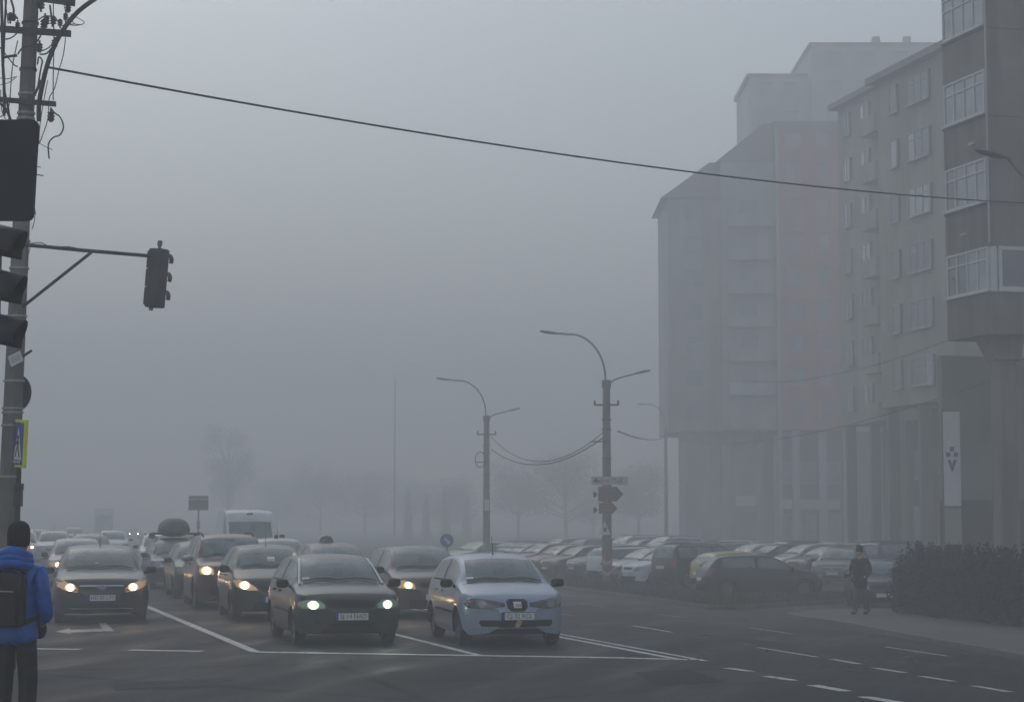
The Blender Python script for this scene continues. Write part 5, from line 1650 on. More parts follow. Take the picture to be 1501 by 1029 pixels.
# direction signs on the first pole: each sign is its own thing
base = pole1.location
def sign_plate(name, label, cat, poly, m, x, z, y=-.26, th=.03, edge=None):
    root = empty(name, (base.x + x, base.y + y, base.z + z), R(-3), label, cat)
    b = MB(); b.prism(poly, 0, th, 'Y'); b.build('plate', M[m], root)
    if edge:
        b = MB(); b.prism([(a*1.04, c*1.12) for a, c in poly], .004, th-.004, 'Y'); b.build('border', M[edge], root)
    b = MB(); b.box(-.06, .2, th, .24, -.02, .02); b.build('bracket', M['rust'], root)
    return root
s1 = sign_plate('direction_sign', 'long white direction sign with a left arrow and Iulius Mall lettering', 'direction sign', [(-.62, -.17), (.88, -.17), (.88, .17), (-.62, .17)], 'sign_white_green', -.02, 4.12)
text_mesh('lettering', 'Iulius Mall', .27, M['ink'], s1, (.10, -.004, 0), (R(90), 0, 0))
b = MB(); b.prism([(-.56, 0), (-.42, .12), (-.42, .035), (-.30, .035), (-.30, -.035), (-.42, -.035), (-.42, -.12)], -.006, -.001, 'Y'); b.build('arrow', M['ink'], s1)
s2 = sign_plate('direction_sign', 'larger brown pointed sign with two lines of writing, pointing right', 'direction sign', [(-.42, -.27), (.30, -.27), (.56, 0), (.30, .27), (-.42, .27)], 'sign_brown', .08, 3.58, edge='sign_brown_pale')
for z, t in ((.12, 'CENTRU'), (-.12, 'HOTEL')): text_mesh('lettering', t, .19, M['sign_faded'], s2, (-.02, -.004, z), (R(90), 0, 0))
s3 = sign_plate('direction_sign', 'smaller brown pointed sign under the larger one, pointing right', 'direction sign', [(-.36, -.20), (.18, -.20), (.36, 0), (.18, .20), (-.36, .20)], 'sign_brown', .04, 3.0, edge='sign_brown_pale')
for z in (.08, -.06):
    b = MB(); b.box(-.26, .16, -.005, -.001, z-.03, z+.03); b.build('writing_line', M['sign_faded'], s3)
for z, r in ((3.56, .11), (2.93, .11)):
    rt = empty('side_lamp', (base.x-.5, base.y-.2, base.z+z), 0, 'small dark lamp left of the %s brown sign' % ('larger' if z > 3.2 else 'smaller'), 'lamp')
    b = MB(); b.tube([(-.06, 0, 0), (.02, 0, 0), (.08, 0, 0)], [.11, .11, .05], 12); b.build('lamp_body', M['sigblack'], rt)
    b = MB(); b.box(.06, .42, -.015, .015, -.015, .015); b.build('bracket', M['rust'], rt)
s4 = empty('triangular_sign', (base.x-.08, base.y-.24, base.z+2.2), 0, 'small white triangular notice low on the sign pole', 'sign')
b = MB(); b.prism([(-.26, -.28), (.22, -.28), (-.02, .30)], 0, .02, 'Y'); b.build('plate', M['sign_white'], s4)
b = MB(); b.prism([(-.07, -.16), (.05, -.16), (.05, .02), (-.07, .02)], -.005, -.001, 'Y'); b.build('symbol', M['sign_blue_dark'], s4)

# round blue arrow sign on the median
bs = P(655, 792, 88)
rb_ = empty('mandatory_sign', (bs.x, bs.y, 0), 0, 'round blue sign with white arrow on a low pale post', 'road sign')
b = MB(); b.lathe([(.02, -.012), (.30, -.012), (.30, .012), (.02, .012)], 28, 'Y', c=(0, 0, bs.z)); b.build('disc', M['sign_blue'], rb_)
b = MB(); b.prism([(.14, bs.z-.14), (.14, bs.z+.02), (.08, bs.z-.03), (-.08, bs.z+.13), (-.13, bs.z+.08), (.03, bs.z-.08), (-.02, bs.z-.14)], -.02, -.013, 'Y'); b.build('arrow', M['sign_white'], rb_)
b = MB(); b.tube([(0, .04, 0), (0, .04, bs.z+.1)], .035, 8); b.build('post', M['steel'], rb_)
b = MB(); b.prism([(-.25, 0), (.25, 0), (.10, .62), (-.10, .62)], -.10, .10, 'Y'); b.build('plastic_base', M['sign_white'], rb_)
# thin red flexible post behind the pale car
fp = G(709, 838)
b = MB(); b.tube([(0, 0, 0), (0, 0, 1.15)], [.05, .04], 8); o = b.build('marker_post', M['red_stripe'], loc=(fp.x-.0, fp.y, fp.z)); tag(o, 'thin red marker post showing above the roof of the pale blue hatchback', 'marker post')

# dark road sign hanging over the traffic on the far left side
hs_ = P(291, 738, 112)
rs = empty('overhead_sign', (hs_.x, hs_.y, 0), 0, 'dark rectangular road sign on a post above the queue', 'road sign')
b = MB(); b.box(-.56, .56, -.03, .03, 2.55, 3.15, bev=.01); b.box(-.55, .55, -.028, .028, 3.17, 3.36, bev=.01); b.build('plate', M['signback'], rs)
b = MB(); b.tube([(0, .06, 0), (0, .06, 3.3)], .05, 8); b.box(-.09, .09, -.02, .1, 1.5, 1.95); b.build('post', M['steel'], rs)

# lamp head reaching in from the right
lp_ = P(1424, 221, 47)
rl = empty('street_lamp', (lp_.x+3.4, lp_.y, -.6), 0, 'lamp head reaching in from the right in front of the brown block', 'street lamp')
zz = lp_.z + .6
b = MB(); b.tube([(0, 0, 0), (0, 0, 5), (0, 0, 9.2)], [.12, .1, .08], 9); b.build('pole', M['steel'], rl)
b = MB(); b.tube([(0, 0, 9.1), (-.2, 0, 9.7), (-.8, 0, 10.05), (-1.8, 0, 10.35), (-2.55, 0, zz-.16)], .035, 8); b.build('arm', M['steel'], rl, smooth=True)
h = lamp_head(rl, (-2.5, 0, zz-.17), math.pi - R(14), k=1.05)

# ------------------------------------------------------------------ the concrete pole with its tangle at the left
Yp = 27.0
bt = P(46, 0, Yp); bb = P(10, 790, Yp)
lean = (bt.x - bb.x) / (bt.z - bb.z)
bx0 = bb.x - lean*bb.z
lpole = empty('utility_pole', (bx0, Yp, 0), 0, 'leaning concrete utility pole loaded with crossarms and loose cables', 'utility pole')
def pp(px, py, dy=0.0):
    w = P(px, py, Yp + dy); return Vector((w.x - bx0, dy, w.z))
m = MB(); m.tube([(0, 0, -.1), (lean*4, 0, 4), (lean*11, 0, 11)], [.155, .13, .095], 10); m.build('pole', M['concrete'], lpole, smooth=30)
for py in (140, 168, 176, 36, 104, 355, 395, 465, 560, 600, 606, 625, 700):
    z = P(40, py, Yp).z; x = lean*z; r = .155 - .0052*z
    m = MB(); m.lathe([(r, z), (r+.012, z), (r+.012, z+.028), (r, z+.028)], 14, c=(x, 0, 0)); m.build('steel_band', M['band'] if py not in (36, 104) else M['rust'], lpole)
def arm_pair(pl, pr, hh=.045):
    for dy in (-.14, .12):
        a, b_ = pp(*pl, dy), pp(*pr, dy); m = MB()
        m.add([(a.x, dy-.02, a.z-hh), (b_.x, dy-.02, b_.z-hh), (b_.x, dy+.02, b_.z-hh), (a.x, dy+.02, a.z-hh), (a.x, dy-.02, a.z+hh), (b_.x, dy-.02, b_.z+hh), (b_.x, dy+.02, b_.z+hh), (a.x, dy+.02, a.z+hh)],
              [(0,3,2,1),(4,5,6,7),(0,1,5,4),(1,2,6,5),(2,3,7,6),(3,0,4,7)])
        m.build('crossarm', M['rust'], lpole)
arm_pair((-40, 40), (104, 50)); arm_pair((58, -2), (110, 5)); arm_pair((-40, 143), (82, 153), .035)
def insul(px, py, s=1.0, up=1, tilt=0):
    a = pp(px, py, -.14); m = MB()
    prof = [(.012, 0), (.012, .03), (.04, .04), (.022, .06), (.042, .07), (.022, .09), (.04, .10), (.015, .13)]
    m.lathe([(r*s, z*s*up) for r, z in prof], 9)
    o = m.build('insulator', M['porcelain'], lpole, loc=a); o.rotation_euler = (0, tilt, 0)
for a in ((100, 3, 1.2, -1), (96, 33, 1, 1), (78, 40, 1.2, 1), (68, 40, 1.2, 1), (15, 35, 1.2, 1), (20, 18, 1, -1), (26, 30, 1, -1), (75, 160, 1.4, -1), (88, 42, 1, 1), (58, 60, 1.3, -1), (64, 46, 1.3, 1), (80, 55, 1.2, -1), (60, 18, 1.4, 1)): insul(*a)
def cab(pts, r=.009, name='loose_cable', dy=-.18, root=lpole):
    out = []
    q = [pp(x, y, dy) for x, y in pts]
    for i in range(len(q)-1):
        p0_ = q[max(i-1, 0)]; p1_ = q[i]; p2_ = q[i+1]; p3_ = q[min(i+2, len(q)-1)]
        for t in (0, .25, .5, .75):
            out.append(.5*((2*p1_) + (p2_-p0_)*t + (2*p0_-5*p1_+4*p2_-p3_)*t*t + (3*p1_-p0_-3*p2_+p3_)*t**3))
    out.append(q[-1])
    m = MB(); m.tube(out, r, 5); m.build(name, M['cable'], root, smooth=True)
# the long curved lamp arm
cab([(57, 178), (57, 155), (61, 130), (68, 100), (78, 72), (92, 45), (112, 20), (132, 4), (150, -8)], .034, 'lamp_arm', -.2)
lpole.children
for pts, r in (([(2, 0), (3, 40), (4, 90), (6, 130), (6, 170)], .022), ([(9, -5), (6, 60), (5, 120), (12, 160), (14, 176)], .016),
    ([(5, 85), (14, 83), (25, 82)], .02), ([(0, 70), (8, 80), (20, 95), (26, 98)], .010), ([(4, 58), (14, 57), (24, 50), (26, 40)], .010),
    ([(0, 152), (8, 160), (14, 172), (16, 180)], .02), ([(0, 172), (8, 166), (14, 150), (18, 100), (26, 60)], .008),
    ([(56, 30), (66, 24), (80, 27), (90, 38)], .010), ([(58, 80), (68, 79), (78, 68), (88, 55)], .012), ([(62, 75), (72, 70), (80, 60)], .009),
    ([(78, 5), (79, 60), (78, 110), (78, 148)], .008), ([(96, 55), (93, 80), (86, 105), (80, 130), (72, 145), (70, 175), (60, 205), (57, 210)], .007),
    ([(70, 118), (62, 160), (58, 190), (57, 212)], .006), ([(73, 8), (76, 30), (77, 40)], .014), ([(66, 20), (67, 38)], .014),
    ([(104, 22), (116, 28), (124, 34), (112, 38), (98, 36)], .006), ([(90, 38), (105, 36), (120, 37)], .007), ([(94, 8), (98, 24), (110, 36)], .007),
    ([(7, 0), (10, 20), (12, 35)], .008), ([(16, 0), (20, 14), (20, 22), (26, 28)], .016), ([(26, 80), (34, 70), (50, 66), (60, 52)], .012),
    ([(55, 130), (60, 100), (62, 90), (57, 84), (55, 95)], .012), ([(50, 140), (56, 128), (60, 118)], .02),
    ([(0, 115), (12, 116), (22, 113)], .006), ([(0, 125), (14, 121), (25, 112)], .006), ([(1, 132), (2, 160), (8, 175)], .006),
    ([(74, 158), (80, 166), (88, 172), (93, 186), (88, 198), (78, 202), (71, 212), (72, 233)], .011), ([(52, 245), (58, 245), (60, 245)], .006), ([(50, 256), (58, 257), (64, 258)], .008),
    ([(45, 300), (50, 305), (52, 315)], .008), ([(46, 310), (51, 320), (47, 336)], .006), ([(57, 210), (68, 216), (77, 220)], .005),
    ([(42, 358), (60, 356), (75, 363), (100, 362), (130, 368), (160, 368)], .007), ([(42, 372), (44, 362), (38, 360)], .005)):
    cab(pts, r)
for px, py in ((72, 208), (73, 200), (71, 228)): pass

# mast arm with the signal seen from behind
sg = empty('traffic_signal', (bx0, Yp, 0), 0, 'grey traffic signal hung out on a braced mast arm, seen from behind', 'traffic light')
def pq(px, py, dy=0.0): return pp(px, py, dy)
m = MB(); m.tube([pq(36, 359, -.1), pq(120, 367, .3), pq(222, 375.5, .8)], .026, 8); m.build('mast_arm', M['rust'], sg)
m = MB(); m.tube([pq(33, 450, -.1), pq(134, 370, .36)], .022, 8); m.build('brace', M['rust'], sg)
hh = pq(230, 408, .85)
def housing(parent, c, w, h, d, vis_dir, m, lens=None, rz=0, ry=0):
    e = empty('head', c, rz); e.parent = parent; KIDS.setdefault(parent.as_pointer(), []).append(e)
    return e
b = MB(); b.box(-.115, .115, -.10, .10, -.42, .42, bev=.03)
for k in range(3): b.box(-.12, .12, -.115, -.098, -.385+k*.26, -.385+k*.26+.245, bev=.012)
o = b.build('housing', M['siggrey'], sg, smooth=30, loc=hh); o.rotation_euler = (0, R(5), R(-28))
hsx = o
for k in range(3):
    b = MB(); pts = []
    n = 12; vs = []
    for j in range(n+1):
        a = math.pi*(j/n)*1.2 - .3
        for (r, y) in ((.115, .10), (.115, .27 - .05*math.cos(a)*0 - .08*(j/n if j > n/2 else 1-j/n))): vs.append((r*math.cos(a), y, -.26+k*.26 + r*math.sin(a)))
    b.add(vs, [(2*j, 2*j+1, 2*j+3, 2*j+2) for j in range(n)]); b.build('visor', M['siggrey'], hsx)
    b = MB(); b.lathe([(.01, .10), (.10, .102), (.10, .09)], 16, 'Y', c=(0, 0, -.26+k*.26)); b.build('lens', M['lens_dark'], hsx)
b = MB(); b.tube([(0, 0, .40), (0, 0, .54)], .022, 8); b.tube([(0, 0, .46), (0, 0, .53)], .035, 8); b.build('top_bolt', M['steel'], hsx)
b = MB(); b.tube([(-.06, 0, -.46), (-.06, 0, -.40)], .03, 8); b.build('bottom_bolt', M['steel'], hsx)

# small things fixed to the leaning pole
def on_pole(px, py, dy): w = P(px, py, Yp + dy); return w
w = on_pole(23, 526, -.25)
o = MB(); o.box(-.10, .10, -.008, .008, -.075, .075); o = o.build('street_plate', M['sign_white'], loc=w); o.rotation_euler = (0, R(-22), R(-20)); tag(o, 'small tilted white plate with faint lines on the concrete pole', 'plate')
for k in (-.03, 0, .03):
    b = MB(); b.box(-.08, .08, -.012, -.0085, k-.006, k+.006); b.build('writing_line', M['band'], o)
w = on_pole(31, 524, -.15)
b = MB(); b.tube([(0, 0, 0), (.13, .05, .10)], .018, 6); o = b.build('bracket_stub', M['rust'], loc=w); tag(o, 'short dark bracket sticking out of the concrete pole', 'bracket')
w = on_pole(26, 576, .22)
rd = empty('round_sign', w, R(-30), 'dark back of a round sign beside the concrete pole', 'road sign')
b = MB(); b.lathe([(.02, -.01), (.245, -.012), (.25, 0), (.245, .012), (.02, .01)], 30, 'Y'); b.build('disc', M['signback'], rd)
b = MB(); b.box(-.05, .05, -.06, -.013, -.16, -.10); b.build('clamp', M['band'], rd)
b = MB(); b.tube([(-.05, -.04, -3.85), (.02, -.04, .1)], .022, 8); b.build('post', M['signback'], rd)
w = on_pole(27, 650, -.2)
cr = empty('pedestrian_crossing_sign', w, R(-52), 'yellow-framed blue pedestrian crossing sign low on the concrete pole', 'road sign')
cr.rotation_euler = (0, R(4), R(-52))
b = MB(); b.box(-.19, .19, 0, .05, -.325, .325, bev=.015); b.build('frame', M['sign_yellow'], cr)
b = MB(); b.box(-.152, .152, -.005, -.001, -.285, .285); b.build('panel', M['sign_blue'], cr)
b = MB(); b.prism([(-.13, -.22), (.13, -.22), (0, .22)], -.009, -.0055, 'Y'); b.build('triangle', M['sign_white'], cr)
b = MB()
F0, F1 = -.013, -.0095
n = 12
b.prism([(.03*math.cos(2*math.pi*k/n), .085+.03*math.sin(2*math.pi*k/n)) for k in range(n)], F0, F1, 'Y')
b.prism([(-.025, .05), (.02, .05), (.025, -.05), (-.02, -.05)], F0, F1, 'Y')
b.prism([(-.02, -.05), (.0, -.05), (-.06, -.18), (-.085, -.18)], F0, F1, 'Y'); b.prism([(.0, -.05), (.025, -.05), (.075, -.18), (.05, -.18)], F0, F1, 'Y')
b.prism([(-.02, .045), (-.02, .02), (-.065, -.03), (-.075, -.015)], F0, F1, 'Y'); b.prism([(.015, .045), (.02, .02), (.06, -.01), (.05, .008)], F0, F1, 'Y')
b.build('walking_figure', M['ink'], cr)
b = MB()
for x in (-.11, -.05, .01, .07): b.box(x, x+.035, F0, F1, -.262, -.232)
b.build('stripes', M['sign_white'], cr)
w = on_pole(24, 715, -.05)
b = MB(); b.tube([(0, 0, -2.6), (.02, 0, .35)], .045, 8); b.box(-.05, .09, -.05, .05, -.03, .06); b.box(-.04, .08, -.05, .05, -.25, .0)
o = b.build('signal_post', M['sigblack'], loc=w); tag(o, 'thin dark post standing against the concrete pole', 'post')

# near signal and dark board at the very left edge
Yn = 16.0
np_ = P(-60, 1029, Yn)
ns = empty('traffic_signal', (np_.x, Yn, .05), 0, 'near black traffic signal with drooping visors at the left edge', 'traffic light')
def pn(px, py, dy=0): w = P(px, py, Yn+dy); return Vector((w.x - np_.x, dy, w.z - .05))
c = pn(-26, 425)
b = MB(); b.box(c.x-.12, c.x+.12, -.16, .16, c.z-.50, c.z+.50, bev=.03); b.build('housing', M['sigblack'], ns, smooth=30)
for k, (py) in enumerate((357, 423, 488)):
    q = pn(-8, py)
    nn = 16; vs = []
    L0 = .26
    for j in range(nn+1):
        a = -.5 + (math.pi+1.0)*j/nn
        for (s, r) in ((0, .165), (.10, .165), (L0*(.72 + .28*math.sin(max(0, min(math.pi, a)))), .160)):
            vs.append((q.x + s, r*math.cos(a), q.z + r*math.sin(a) - s*.22))
    fs = []
    for j in range(nn):
        for t in (0, 1): fs.append((3*j+t, 3*j+t+1, 3*j+t+4, 3*j+t+3))
    b = MB(); b.add(vs, fs); o = b.build('visor', M['sigblack'], ns, smooth=50)
    md = o.modifiers.new('thickness', 'SOLIDIFY'); md.thickness = .006
    b = MB(); b.lathe([(.01, q.x+.03), (.10, q.x+.02), (.15, q.x-.01)], 20, 'X', c=(0, 0, q.z)); b.build('lens', M['siggreen'] if k == 2 else M['lens_dark'], ns, smooth=40)
b = MB(); b.tube([(0, 0, 0), (0, 0, 6.0)], .07, 12); b.build('post', M['sigblack'], ns)
for z in (c.z-.3, c.z+.3):
    b = MB(); b.box(0, c.x-.05, -.03, .03, z-.03, z+.03) if c.x > .05 else b.box(c.x, 0, -.03, .03, z-.03, z+.03); b.build('bracket', M['sigblack'], ns)
bd = P(8, 250, Yn-.1)
brd = empty('sign_board', bd, R(0), 'large dark rounded board seen from behind above the near signal', 'sign board')
brd.rotation_euler = (0, R(2.2), R(-12))
b = MB(); b.box(-.28, .27, -.015, .015, -.415, .415)
bm = bmesh.new(); me = b.mesh('board', [M['signback']]); bm.from_mesh(me)
ed = [e for e in bm.edges if abs(e.verts[0].co.y - e.verts[1].co.y) > .01]
bmesh.ops.bevel(bm, geom=ed, offset=.06, segments=5, affect='EDGES', profile=.5); bm.to_mesh(me); bm.free()
link('board', me, brd)
b = MB(); b.tube([(0, 0, 0)]*0 + [(-.27, -.02, -.35), (-.27, -.02, .35)], .006, 5); b.build('rim', M['steel'], brd)
for z in (-.2, .2):
    b = MB(); b.box(-.5, .0, .016, .04, z-.025, z+.025); b.build('rail', M['signback'], brd)

# ------------------------------------------------------------------ overhead wires (each a thing)
def wire(name, a, b_, sag, r, label, cat='cable', n=24):
    pts = [a.lerp(b_, t) - Vector((0, 0, sag*4*t*(1-t))) for t in [i/n for i in range(n+1)]]
    m = MB(); m.tube(pts, r, 5); o = m.build(name, M['cable'], smooth=True); return tag(o, label, cat)
wire('overhead_cable', P(70, 99, 26.9), P(1640, 303, 52), .42, .017, 'thick black cable crossing the whole sky from the left pole to the right')
wire('overhead_cable', P(906, 632, 79), P(977, 640, 164.8), .3, .03, 'cable from the sign-covered pole to the thin pole at its right')
wire('overhead_cable', P(720, 640, 111), P(886, 632, 79), 1.3, .02, 'upper sagging cable between the two double-arm lamp poles')
wire('overhead_cable', P(720, 658, 111), P(886, 640, 79), 1.0, .028, 'lower sagging cable between the two double-arm lamp poles')
wire('overhead_cable', P(979, 640, 164.8), P(1459, 556, 64), 1.2, .018, 'faint cable from the thin pole to the brown block at the right')
wire('overhead_cable', P(1100, 560, 100), P(1459, 470, 66), .6, .012, 'faint upper cable running to the right in front of the long block')

# ================================================================== PEOPLE
def skin_body(name, joints, edges, mats, root_i=0, sub=2):
    me = bpy.data.meshes.new(name)
    me.from_pydata([j[:3] for j in joints], edges, [])
    o = bpy.data.objects.new(name, me); COL.objects.link(o)
    sk = o.modifiers.new('skin', 'SKIN'); sk.use_smooth_shade = True
    for i, j in enumerate(joints):
        r = j[3] if isinstance(j[3], (tuple, list)) else (j[3], j[3])
        me.skin_vertices[0].data[i].radius = r
        me.skin_vertices[0].data[i].use_root = (i == root_i)
    ss = o.modifiers.new('sub', 'SUBSURF'); ss.levels = sub; ss.render_levels = sub
    dg = bpy.context.evaluated_depsgraph_get()
    out = bpy.data.meshes.new_from_object(o.evaluated_get(dg))
    out.name = name
    bpy.data.objects.remove(o)
    out.materials.clear()
    for m_ in mats: out.materials.append(m_)
    return out
def ball(mb, c, rx, ry, rz, n=20, mi=0, cut=None):
    c = Vector(c); vs = []; fs = []
    rows = n//2
    for i in range(rows+1):
        th = math.pi*i/rows
        for k in range(n):
            a = 2*math.pi*k/n
            vs.append(c + Vector((rx*math.sin(th)*math.cos(a), ry*math.sin(th)*math.sin(a), rz*math.cos(th))))
    for i in range(rows):
        for k in range(n):
            fs.append((i*n+k, i*n+(k+1) % n, (i+1)*n+(k+1) % n, (i+1)*n+k))
    mb.add(vs, fs, mi)

def man(loc, yaw, label, H=1.83, coat='jacket', legs='trousers', hat=True, back=True, stride=.0, bag=False, name='person'):
    root = empty(name, loc, yaw, label, 'person')
    k = H/1.83
    J = []
    def j(x, y, z, r): J.append((x*k, y*k, z*k, r if not isinstance(r, tuple) else (r[0]*k, r[1]*k) )); return len(J)-1
    # the body faces -Y
    pel = j(0, 0, .98, (.15, .12)); wa = j(0, .0, 1.14, (.145, .11)); ch = j(0, .01, 1.34, (.165, .12)); nb = j(0, .01, 1.50, (.075, .07)); hd = j(0, -.02, 1.60, (.06, .065)); sk = j(0, -.02, 1.72, (.078, .095)); tp = j(0, -.015, 1.79, (.05, .06))
    E = [(pel, wa), (wa, ch), (ch, nb), (nb, hd), (hd, sk), (sk, tp)]
    hands = []; GL = []
    for s in (1, -1):
        sh = j(s*.185, .01, 1.44, .062); el = j(s*.265, .05, 1.17, .046); wr = j(s*.19, -.13, 1.0, .032); ha = j(s*.145, -.175, .95, (.038, .022))
        E += [(ch, sh), (sh, el), (el, wr), (wr, ha)]
        hands.append((s, wr, ha))
        hp = j(s*.095, 0, .90, .088); kn = j(s*.11, -.02 + s*stride*.5, .50, .062); an = j(s*.115, .03 + s*stride, .10, .042); to = j(s*.125, -.13 + s*stride, .035, (.042, .03))
        E += [(pel, hp), (hp, kn), (kn, an), (an, to)]
        # fingers, tucked in the pockets
        GL.append((s*.145*k, -.175*k, .94*k))
        for f_ in range(4):
            a = j(s*(.115+.018*f_), -.19, .90-.004*f_, .010); b2 = j(s*(.112+.018*f_), -.185, .865+.005*abs(f_-1.5), .009); E += [(ha, a), (a, b2)]
        a = j(s*.10, -.18, .95, .011); b2 = j(s*.09, -.185, .92, .010); E += [(ha, a), (a, b2)]
    link('body', skin_body('body', J, E, [M['skin']]), root)
    for g_ in GL:
        b = MB(); ball(b, g_, .06*k, .065*k, .085*k, 14); b.build('glove', M['trousers'], root, smooth=True)
    # trousers
    J2 = []; 
    def q(x, y, z, r): J2.append((x*k, y*k, z*k, (r[0]*k, r[1]*k) if isinstance(r, tuple) else r*k)); return len(J2)-1
    p0 = q(0, 0, .99, (.14, .11)); E2 = []
    for s in (1, -1):
        a = q(s*.09, 0, .88, (.098, .10)); b_ = q(s*.11, -.02 + s*stride*.5, .50, (.082, .088)); b1_ = q(s*.112, s*stride*.8, .28, (.074, .08)); c_ = q(s*.115, .03 + s*stride, .10, (.072, .078)); d_ = q(s*.115, .03 + s*stride, .065, (.070, .076))
        E2 += [(p0, a), (a, b_), (b_, b1_), (b1_, c_), (c_, d_)]
    link('trousers', skin_body('trousers', J2, E2, [M[legs]]), root)
    for s in (1, -1):
        b = MB(); ball(b, (s*.12*k, (-.07 + s*stride)*k, .045*k), .052*k, .145*k, .045*k, 14); ball(b, (s*.117*k, (.02 + s*stride)*k, .07*k), .048*k, .06*k, .06*k, 12)
        b.build('shoe', M['shoe'], root, smooth=True)
    # jacket
    J2 = []; E2 = []
    hm_ = .80 if coat == 'jacket' else .64; a0 = q(0, .0, hm_, (.212, .172)); a1 = q(0, .0, .90, (.215, .175)); a2 = q(0, .0, 1.08, (.20, .155)); a3 = q(0, .0, 1.30, (.215, .16)); a4 = q(0, .01, 1.44, (.165, .135)); a5 = q(0, .01, 1.53, (.10, .10))
    E2 += [(a0, a1), (a1, a2), (a2, a3), (a3, a4), (a4, a5)]
    for s in (1, -1):
        b0 = q(s*.19, .01, 1.43, .085); b1 = q(s*.245, .03, 1.30, .077); b2 = q(s*.275, .055, 1.17, .075); b3 = q(s*.255, -.04, 1.07, .068); b4 = q(s*.19, -.12, 1.01, .062)
        E2 += [(a4, b0), (b0, b1), (b1, b2), (b2, b3), (b3, b4)]
    jm = skin_body('jacket', J2, E2, [M[coat]])
    jo = link('jacket', jm, root)
    if coat == 'jacket':
        tx = bpy.data.textures.new('folds', 'CLOUDS'); tx.noise_scale = .11
        md = jo.modifiers.new('s', 'SUBSURF'); md.levels = md.render_levels = 1
        md = jo.modifiers.new('folds', 'DISPLACE'); md.texture = tx; md.strength = .035; md.mid_level = .5; md.texture_coords = 'LOCAL'
        # hood lying round the neck, hem and cuffs
        b = MB()
        for i_ in range(3):
            pts = []
            for t in range(19):
                a = math.pi*(t/18)*1.5 - math.pi*.25
                pts.append((.135*k*math.cos(a)*(1-.08*i_), (.04 + .11*math.sin(a)*(1.05-.05*i_))*k, (1.50 + .045*i_ - .02*math.cos(2*a))*k))
            b.tube(pts, [(.03 + .022*math.sin(math.pi*t/18))*k for t in range(19)], 10)
        b.build('hood', M[coat], jo, smooth=True)
    # head details
    hp_ = (0, -.02*k, 1.69*k)
    b = MB()
    ball(b, (0, -.022*k, 1.695*k), .078*k, .098*k, .118*k, 22)
    ball(b, (0, -.118*k, 1.675*k), .014*k, .02*k, .026*k, 10)
    for s in (1, -1): ball(b, (s*.078*k, .0, 1.68*k), .014*k, .022*k, .032*k, 10)
    face = b.build('head', M['skin'], root, smooth=True)
    b = MB()
    for s in (1, -1): ball(b, (s*.03*k, -.108*k, 1.70*k), .012*k, .008*k, .008*k, 8)
    b.build('eye', M['black'], face); b = MB(); ball(b, (0, -.112*k, 1.628*k), .024*k, .006*k, .005*k, 8); b.build('mouth', M['sign_brown'], face)
    if hat:
        b = MB(); n = 26; vs = []
        prof = [(1.01, 1.655), (1.10, 1.66), (1.13, 1.69), (1.12, 1.72), (1.14, 1.76), (1.10, 1.80), (.95, 1.835), (.6, 1.86), (.12, 1.868)]
        for r, z in prof:
            for t in range(n):
                a = 2*math.pi*t/n
                zz_ = z + (.035 if z < 1.73 else .01)*max(0, -math.sin(a))
                vs.append((r*.083*k*math.cos(a), (-.018 + r*.102*math.sin(a))*k, zz_*k))
        fs = [(i*n+t, i*n+(t+1) % n, (i+1)*n+(t+1) % n, (i+1)*n+t) for i in range(len(prof)-1) for t in range(n)] + [tuple((len(prof)-1)*n+t for t in range(n))]
        b.add(vs, fs); b.build('knitted_hat', M['beanie'], root, smooth=60)
    else:
        b = MB(); ball(b, (0, -.008*k, 1.715*k), .084*k, .098*k, .112*k, 20); b.build('hair', M['beanie'], root, smooth=True)
    return root

ped = P(28, 1029, 17.0)
gzp = .11
yawp = R(180 - 8)
pl_ = Vector((P(24, 900, 17.2).x, 17.2, gzp))
u_, v_ = uv_of(pl_.x, pl_.y)
person = man(pl_, yawp, 'person in a bright blue jacket and black knitted hat waiting at the left edge', H=1.84)
# backpack: a thing of its own on the person's back
bk = empty('backpack', pl_, yawp, 'black backpack with a grey zip on the back of the blue jacket', 'backpack')
def soft_box(x0, x1, y0, y1, z0, z1, bev): 
    b = MB(); b.box(x0, x1, y0, y1, z0, z1, bev=bev); return b
b = soft_box(-.165, .165, .145, .30, .98, 1.44, .07)
for i, v in enumerate(b.v):
    t = (v[2]-.98)/.46
    b.v[i] = (v[0]*(1.0 - .12*t*t + .05*math.sin(t*7)*.3), v[1] - .03*t, v[2])
b.build('main_bag', M['pack'], bk, smooth=50)
b = soft_box(-.125, .125, .28, .345, 1.0, 1.27, .035); b.build('front_pocket', M['pack'], bk, smooth=50)
b = MB(); b.tube([(-.10, .335, 1.285), (.0, .342, 1.29), (.10, .33, 1.28), (.105, .33, 1.25)], .006, 6); b.build('zip', M['zip'], bk)
for s in (1, -1):
    pts = [(s*.11, .15, 1.44), (s*.125, .07, 1.525), (s*.13, -.05, 1.50), (s*.14, -.16, 1.38), (s*.16, -.17, 1.2), (s*.19, -.05, 1.06), (s*.16, .13, 1.03)]
    b = MB(); b.tube(pts, .022, 8)
    b.build('strap', M['pack'], bk, smooth=True)
b = MB(); b.tube([(-.05, .16, 1.43), (-.03, .17, 1.48), (.03, .17, 1.48), (.05, .16, 1.43)], .010, 6); b.build('grab_handle', M['pack'], bk)

mw = G(1262, 906, .0)
walker = man((mw.x, mw.y, gz(mw.x, mw.y)+.11), R(-35), 'person in a dark coat and grey jeans walking on the right sidewalk', H=1.80, coat='coat', legs='jeans', hat=True, stride=.13)

